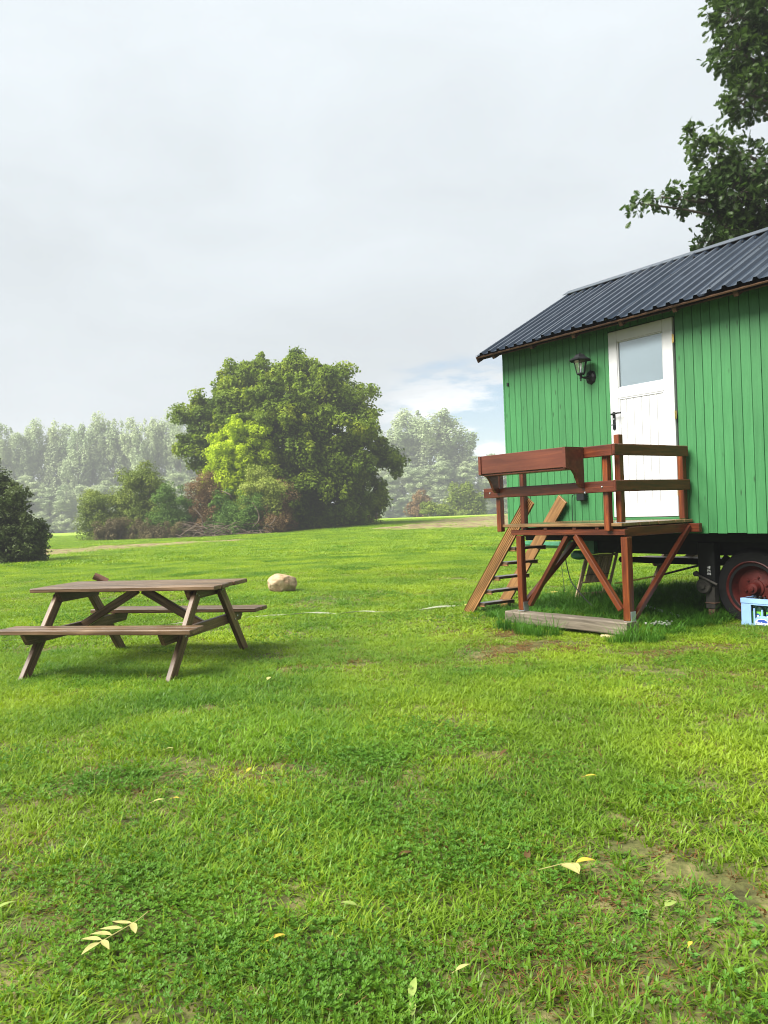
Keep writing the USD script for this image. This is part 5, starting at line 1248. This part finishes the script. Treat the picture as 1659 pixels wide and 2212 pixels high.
# big dark bush at the left edge, much nearer
D = 26.5
lb_l = [lob(-45, 1020, 40, D), lob(22, 1075, 30, D), lob(-5, 1095, 55, D, -0.4), lob(45, 1120, 32, D, -0.4), lob(70, 1150, 26, D), lob(88, 1168, 15, D), lob(25, 1155, 50, D, -0.5), lob(-40, 1100, 75, D), lob(62, 1180, 24, D), lob(10, 1185, 36, D, -0.6), lob(-30, 1170, 60, D, -0.5), lob(40, 1195, 20, D)]
tree('hawthorn_bush', 'big dark bush at the left edge of the field, nearest of all the bushes', 'bush', ground_at(10, D), lb_l, 0.26, 85, 0.10, M['hawthorn'], 13, trunk=0.10, limbs=14, dens=0.75, shell=0.1, face=0.4, fringe=1.3)

# rows of tall hazy trees along the far edge of the field
def wood_edge_protos():
    out = []
    for s in range(5):
        rg = np.random.default_rng(150 + s); h = 18.0; lobes = []
        for _ in range(11):
            z = 2.0 + (h - 4.0) * rg.random(); wv = 2.4 * (1.15 - 0.6 * z / h)
            lobes.append((np.array([rg.normal() * 1.7 * (1.1 - z / h), rg.normal() * 1.2, z]), np.array([wv, wv, 2.6])))
        lobes += [(np.array([q, 0.0, 1.3]), np.array([1.9, 1.7, 1.9])) for q in (-2.0, 0, 2.0)]
        out.append((s, lobes, rg))
    return out
def far_protos():
    out = []
    for s in range(7):
        rg = np.random.default_rng(100 + s); h = 18.0
        lobes = []
        zc, n = 3.2, 0
        while zc < h - 1.2:
            wv = 1.45 * (1 - 0.12 * (zc / h)) * (0.85 + 0.3 * rg.random())
            lobes.append((np.array([rg.normal() * 0.7, rg.normal() * 0.7, zc]), np.array([wv, wv, 2.9])))
            zc += 1.5 + 0.8 * rg.random()
        for _ in range(3):
            lobes.append((np.array([rg.normal() * 1.4, rg.normal() * 1.2, h * (0.60 + 0.33 * rg.random())]), np.array([1.1, 1.1, 1.5])))
        out.append((s, lobes, rg))
    return out
protos_far = {}
def far_tree(label, px, depth, h, seed, group, wide=1.0, kind_='field_tree'):
    low_ = kind_ != 'field_tree'
    s = seed % (5 if low_ else 7)
    depth, h = depth * 1.6, h * 1.6
    base = ground_at(px, depth)
    sc = h / 18.0
    rg = np.random.default_rng(seed)
    path_cls = '/World/%s' % kind_
    if (kind_, s) not in protos_far:
        _, lobes, rg2 = (wood_edge_protos if low_ else far_protos)()[s]
        t = thing(kind_, label, 'tree', (0, 0, 0), group=group)
        cl = clumps_on(rg2, lobes, 0.7, 0.75 if low_ else 0.6, 0.35, -0.8)
        P = np.array([[0, 0, -0.3], [0.1, 0, 5], [0, 0.1, 10], [0, 0, 16.5]])
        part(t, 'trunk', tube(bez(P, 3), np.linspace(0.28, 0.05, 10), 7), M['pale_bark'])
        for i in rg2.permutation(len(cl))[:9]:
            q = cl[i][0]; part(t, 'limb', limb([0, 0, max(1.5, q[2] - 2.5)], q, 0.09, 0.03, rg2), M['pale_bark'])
        part(t, 'crown', leaf_cloud(rg2, cl, 60, 0.36, shell=0.3, squash=0.85 if low_ else 1.7), M['poplar_hazed'], kind='stuff')
        protos_far[(kind_, s)] = t.path
        prim = t.prim
    else:
        path = numbered('/World', kind_)
        prim = UsdGeom.Xform.Define(stage, path).GetPrim()
        prim.GetReferences().AddInternalReference(protos_far[(kind_, s)])
        UsdGeom.Xformable(prim).ClearXformOpOrder()
    a = rg.random() * 6.283; c, sn_ = math.cos(a), math.sin(a)
    m = np.eye(4); m[:3, :3] = np.array([[c, -sn_, 0], [sn_, c, 0], [0, 0, 1]]) @ np.diag([sc * wide, sc * wide, sc]); m[:3, 3] = base
    xf = UsdGeom.Xformable(prim)
    op = xf.AddTransformOp() if 'xformOp:transform' not in prim.GetPropertyNames() else UsdGeom.XformOp(prim.GetAttribute('xformOp:transform'))
    op.Set(Gf.Matrix4d(*m.T.ravel().tolist())); xf.SetXformOpOrder([op])
    tag(prim, label, 'tree', group)
    return prim
insts = []
rg = np.random.default_rng(55)
px = -70
k = 0
while px < 440:                               # the row behind the hedge, left of the oak
    h = 16.6 + 0.9 * rg.random()
    insts.append(far_tree('tall tree with haze-paled leaf colour in the hazy row behind the hedge, left of the oak', px, 128 + 6 * rg.random(), h, 200 + k, 'tall trees in the hazy row left of the oak', 0.78 + 0.25 * rg.random()))
    px += 17 + 7 * rg.random(); k += 1
px = -60
while px < 470:                               # a lower rank of younger trees before it
    insts.append(far_tree('lower bushy tree in front of the hazy row, left of the oak', px, 120 + 4 * rg.random(), 6.5 + 3.0 * rg.random(), 300 + k, 'lower trees in front of the hazy row left of the oak', 1.5 + 0.4 * rg.random(), 'wood_edge_tree'))
    px += 36 + 14 * rg.random(); k += 1
for (x, h, d, w_, lab) in ((838, 16.0, 150, 1.4, 'hazy tree partly hidden behind the right side of the oak'), (872, 18.0, 150, 1.35, 'tall hazy tree, left one of the tall group right of the oak'), (902, 18.8, 152, 1.4, 'tall hazy tree, second of the tall group right of the oak'),
                     (932, 19.4, 150, 1.45, 'tallest hazy tree of the group between the oak and the wagon'), (962, 18.8, 149, 1.4, 'tall hazy tree right of the tallest one between oak and wagon'), (988, 17.0, 151, 1.3, 'tall hazy tree at the right side of the group between oak and wagon'), (1012, 13.5, 151, 1.3, 'shorter hazy tree, rightmost of the tall group between the oak and the wagon')):
    insts.append(far_tree(lab, x, d, h, int(400 + x), None, w_))
for (x, h, d, w_) in ((812, 9.5, 146, 1.6), (850, 8.5, 143, 1.8), (888, 10.0, 144, 1.7), (925, 9.0, 142, 1.8), (960, 10.5, 143, 1.7), (1000, 9.5, 145, 1.7), (1035, 10.5, 147, 1.5), (1068, 11.5, 150, 1.5), (1100, 10.0, 150, 1.6), (1150, 11, 150, 1.6), (1200, 10, 152, 1.6), (1260, 11, 152, 1.7), (1330, 10.5, 152, 1.8), (1400, 11, 154, 1.8), (1480, 11, 154, 1.8), (1560, 10, 154, 1.8), (1640, 11, 154, 1.8), (1720, 11, 154, 1.8)):
    insts.append(far_tree('lower bushy tree in the hazy wood edge right of the oak', x, d, h, int(500 + x), 'lower trees of the hazy wood edge right of the oak', w_, 'wood_edge_tree'))
for p in insts:
    if p.HasAuthoredReferences(): p.SetInstanceable(True)
tree('pale_bush', 'rounded pale green bush in front of the hazy trees beside the wagon', 'bush', ground_at(1005, 128), [lob(1000, 1070, 24, 128), lob(1015, 1085, 26, 128), lob(985, 1090, 20, 128), lob(1025, 1095, 22, 128)], 0.9, 80, 0.36, M['bush_olive'], 14, trunk=0.12, limbs=3)
tree('round_field_bush', 'low round olive-brown bush out in the far field before the hazy trees', 'bush', ground_at(945, 108), [lob(925, 1100, 14, 108), lob(950, 1098, 15, 108), lob(968, 1103, 10, 108)], 0.55, 80, 0.26, M['bush_olive'], 15, trunk=0.08, limbs=3)
tree('reddish_far_bush', 'faded reddish bush at the foot of the hazy trees right of the oak', 'bush', ground_at(905, 132), [lob(905, 1080, 18, 132), lob(912, 1095, 18, 132), lob(895, 1098, 14, 132)], 0.7, 70, 0.32, M['bush_brown'], 18, trunk=0.08, limbs=3)

# the oak whose leafy boughs hang behind the wagon, upper right
def oak_leaf_poly():
    t = np.array([0, .10, .22, .30, .42, .50, .62, .70, .82, .90, 1.0])
    w_ = np.array([.02, .10, .26, .10, .38, .13, .46, .17, .38, .16, .04]) * 1.0
    return t, w_
def oak_leaves(p, d, nrm, L):
    """lobed leaves: stalk points p, directions d, normals nrm, lengths L"""
    t, w_ = oak_leaf_poly(); n, k = len(p), len(t)
    d = d / np.linalg.norm(d, axis=1, keepdims=True); s = np.cross(nrm, d); s /= np.linalg.norm(s, axis=1, keepdims=True); nn_ = np.cross(d, s)
    mid = p[:, None] + d[:, None] * (t[None, :, None] * L[:, None, None]) - nn_[:, None] * ((t ** 2)[None, :, None] * L[:, None, None] * 0.22)
    e = w_[None, :, None] * L[:, None, None]
    V = np.stack([mid + s[:, None] * e + nn_[:, None] * e * 0.25, mid, mid - s[:, None] * e + nn_[:, None] * e * 0.25], 2).reshape(-1, 3)
    F = []
    for i in range(k - 1):
        a, b = 3 * i, 3 * i + 3
        F += [[a, a + 1, b + 1], [a, b + 1, b], [a + 1, a + 2, b + 2], [a + 1, b + 2, b + 1]]
    F = np.array(F)
    return V, (F[None] + (np.arange(n) * 3 * k)[:, None, None]).reshape(-1, 3)
D = 13.2
near_l = [lob(1585, 30, 60, D), lob(1640, 0, 95, D, 0.4), lob(1590, 110, 55, D), lob(1640, 120, 75, D, 0.3), lob(1620, 205, 62, D), lob(1600, 222, 30, D), lob(1680, 180, 62, D, 0.5),
          lob(1505, 300, 30, D), lob(1550, 340, 55, D), lob(1620, 362, 58, D, 0.3), lob(1590, 420, 75, D), lob(1530, 420, 45, D), lob(1475, 425, 32, D, -0.2), lob(1425, 425, 22, D, -0.3), lob(1385, 440, 16, D, -0.4), lob(1362, 440, 9, D, -0.4), lob(1650, 440, 80, D, 0.4),
          lob(1560, 490, 48, D), lob(1525, 520, 28, D), lob(1620, 500, 60, D, 0.4), lob(1510, 545, 18, D), lob(1700, 380, 55, D, 0.6), lob(1790, 410, 90, D, 0.8), lob(1780, 100, 120, D, 0.8), lob(1700, -80, 130, D, 0.8), lob(1600, -60, 80, D, 0.5), lob(1820, 420, 110, D, 0.8), lob(1740, 520, 80, D, 0.8)]
tb = ground_at(1800, D + 0.9)
nt = thing('near_oak_tree', 'oak with lobed leaves reaching in above the wagon roof from the right', 'tree', tb)
rg = np.random.default_rng(77)
top = at(1790, 120, D + 0.9)
P = np.linspace(0, 1, 9)[:, None] * (top - tb) + tb; P[0, 2] -= 0.2
P[1:-1, :2] += rg.normal(size=(7, 2)) * 0.06
part(nt, 'trunk', tube(P, np.linspace(0.30, 0.07, 9), 12), M['bark'], smooth=True)
tips = []
for i, (c, R) in enumerate(near_l):
    R = float(np.mean(R))
    z0 = np.clip((c[2] - tb[2] - 0.8) / (top[2] - tb[2]), 0.25, 0.95)
    s = tb + (top - tb) * z0
    if R > 0.10 and i < 22: part(nt, 'limb', limb(s, c, 0.05 + 0.03 * R, 0.012, rg, 0.05), M['bark'], smooth=True)
    n = max(3, int(62 * R * R / 0.16))
    dd = rg.normal(size=(n, 3)); dd /= np.linalg.norm(dd, axis=1, keepdims=True)
    for q in dd: tips.append((c + q * R * (0.35 + 0.65 * rg.random() ** 0.5), q, c))
part(nt, 'limb', tube(bez([at(1640, 500, D + 0.5), at(1560, 445, D), at(1480, 432, D - 0.2), at(1420, 428, D - 0.3), at(1370, 440, D - 0.4)], 5), np.linspace(0.03, 0.004, 21), 6), M['bark'], smooth=True)
tw_m, pp, dv, nv, Ls = [], [], [], [], []
for tip, q, c in tips:
    if rg.random() < 0.5: tw_m.append(tube([c + (tip - c) * 0.2, tip], [0.006, 0.0025], 4))
    for _ in range(int(4 + 4 * rg.random())):
        a = rg.normal(size=3) + q * 0.9 + [0, 0, -0.25]; a /= np.linalg.norm(a)
        pp.append(tip + rg.normal(size=3) * 0.045); dv.append(a)
        nm = rg.normal(size=3) * 0.7 + [0, 0, 0.8]; nv.append(nm); Ls.append(0.085 + 0.055 * rg.random())
pp, dv, nv, Ls = map(np.array, (pp, dv, nv, Ls))
part(nt, 'twigs', join(*tw_m), M['bark'], kind='stuff')
# the leaves that stand out singly against the sky are parts; the rest of the crown is one
def picx(p): return 829.5 + 1700 * (p @ RT) / p[:, 1], 1106 - 1700 * (p @ UP) / p[:, 1]
lx, ly = picx(pp)
inv_ = (lx < 1665) & (ly > -15) & (ly < 560)
left_rank = np.where(inv_, lx - 60 * (meshkit.noise(np.c_[ly / 80.0, ly * 0, ly * 0], 3)), 1e9)
single = np.zeros(len(pp), bool)
bins = np.digitize(ly, np.linspace(-15, 560, 31))
for b in range(1, 31):
    idx = np.where(inv_ & (bins == b))[0]
    single[idx[np.argsort(lx[idx])[:9]]] = True
rest = ~single
part(nt, 'crown', oak_leaves(pp[rest], dv[rest], nv[rest], Ls[rest]), M['oak_near'], kind='stuff')
for i in np.where(single)[0]:
    part(nt, 'leaf', oak_leaves(pp[i:i + 1], dv[i:i + 1], nv[i:i + 1], Ls[i:i + 1]), M['oak_near'])

# ------------------------------------------------------------------ rain haze
M['haze'] = mat('rain_haze', {'v': ('principled_volume', {'color': (0.93, 0.95, 0.97), 'density': 0.00088, 'anisotropy': 0.2})}, [], None, volume='v.volume')
hz = trimesh.creation.box((900, 760, 39.0)); hz.apply_translation((0, 290, 15.6))
hazeo = part(ROOT, 'haze', hz, M['haze'])
tag(hazeo.prim, 'thin rain haze over the field', 'haze', kind='stuff')
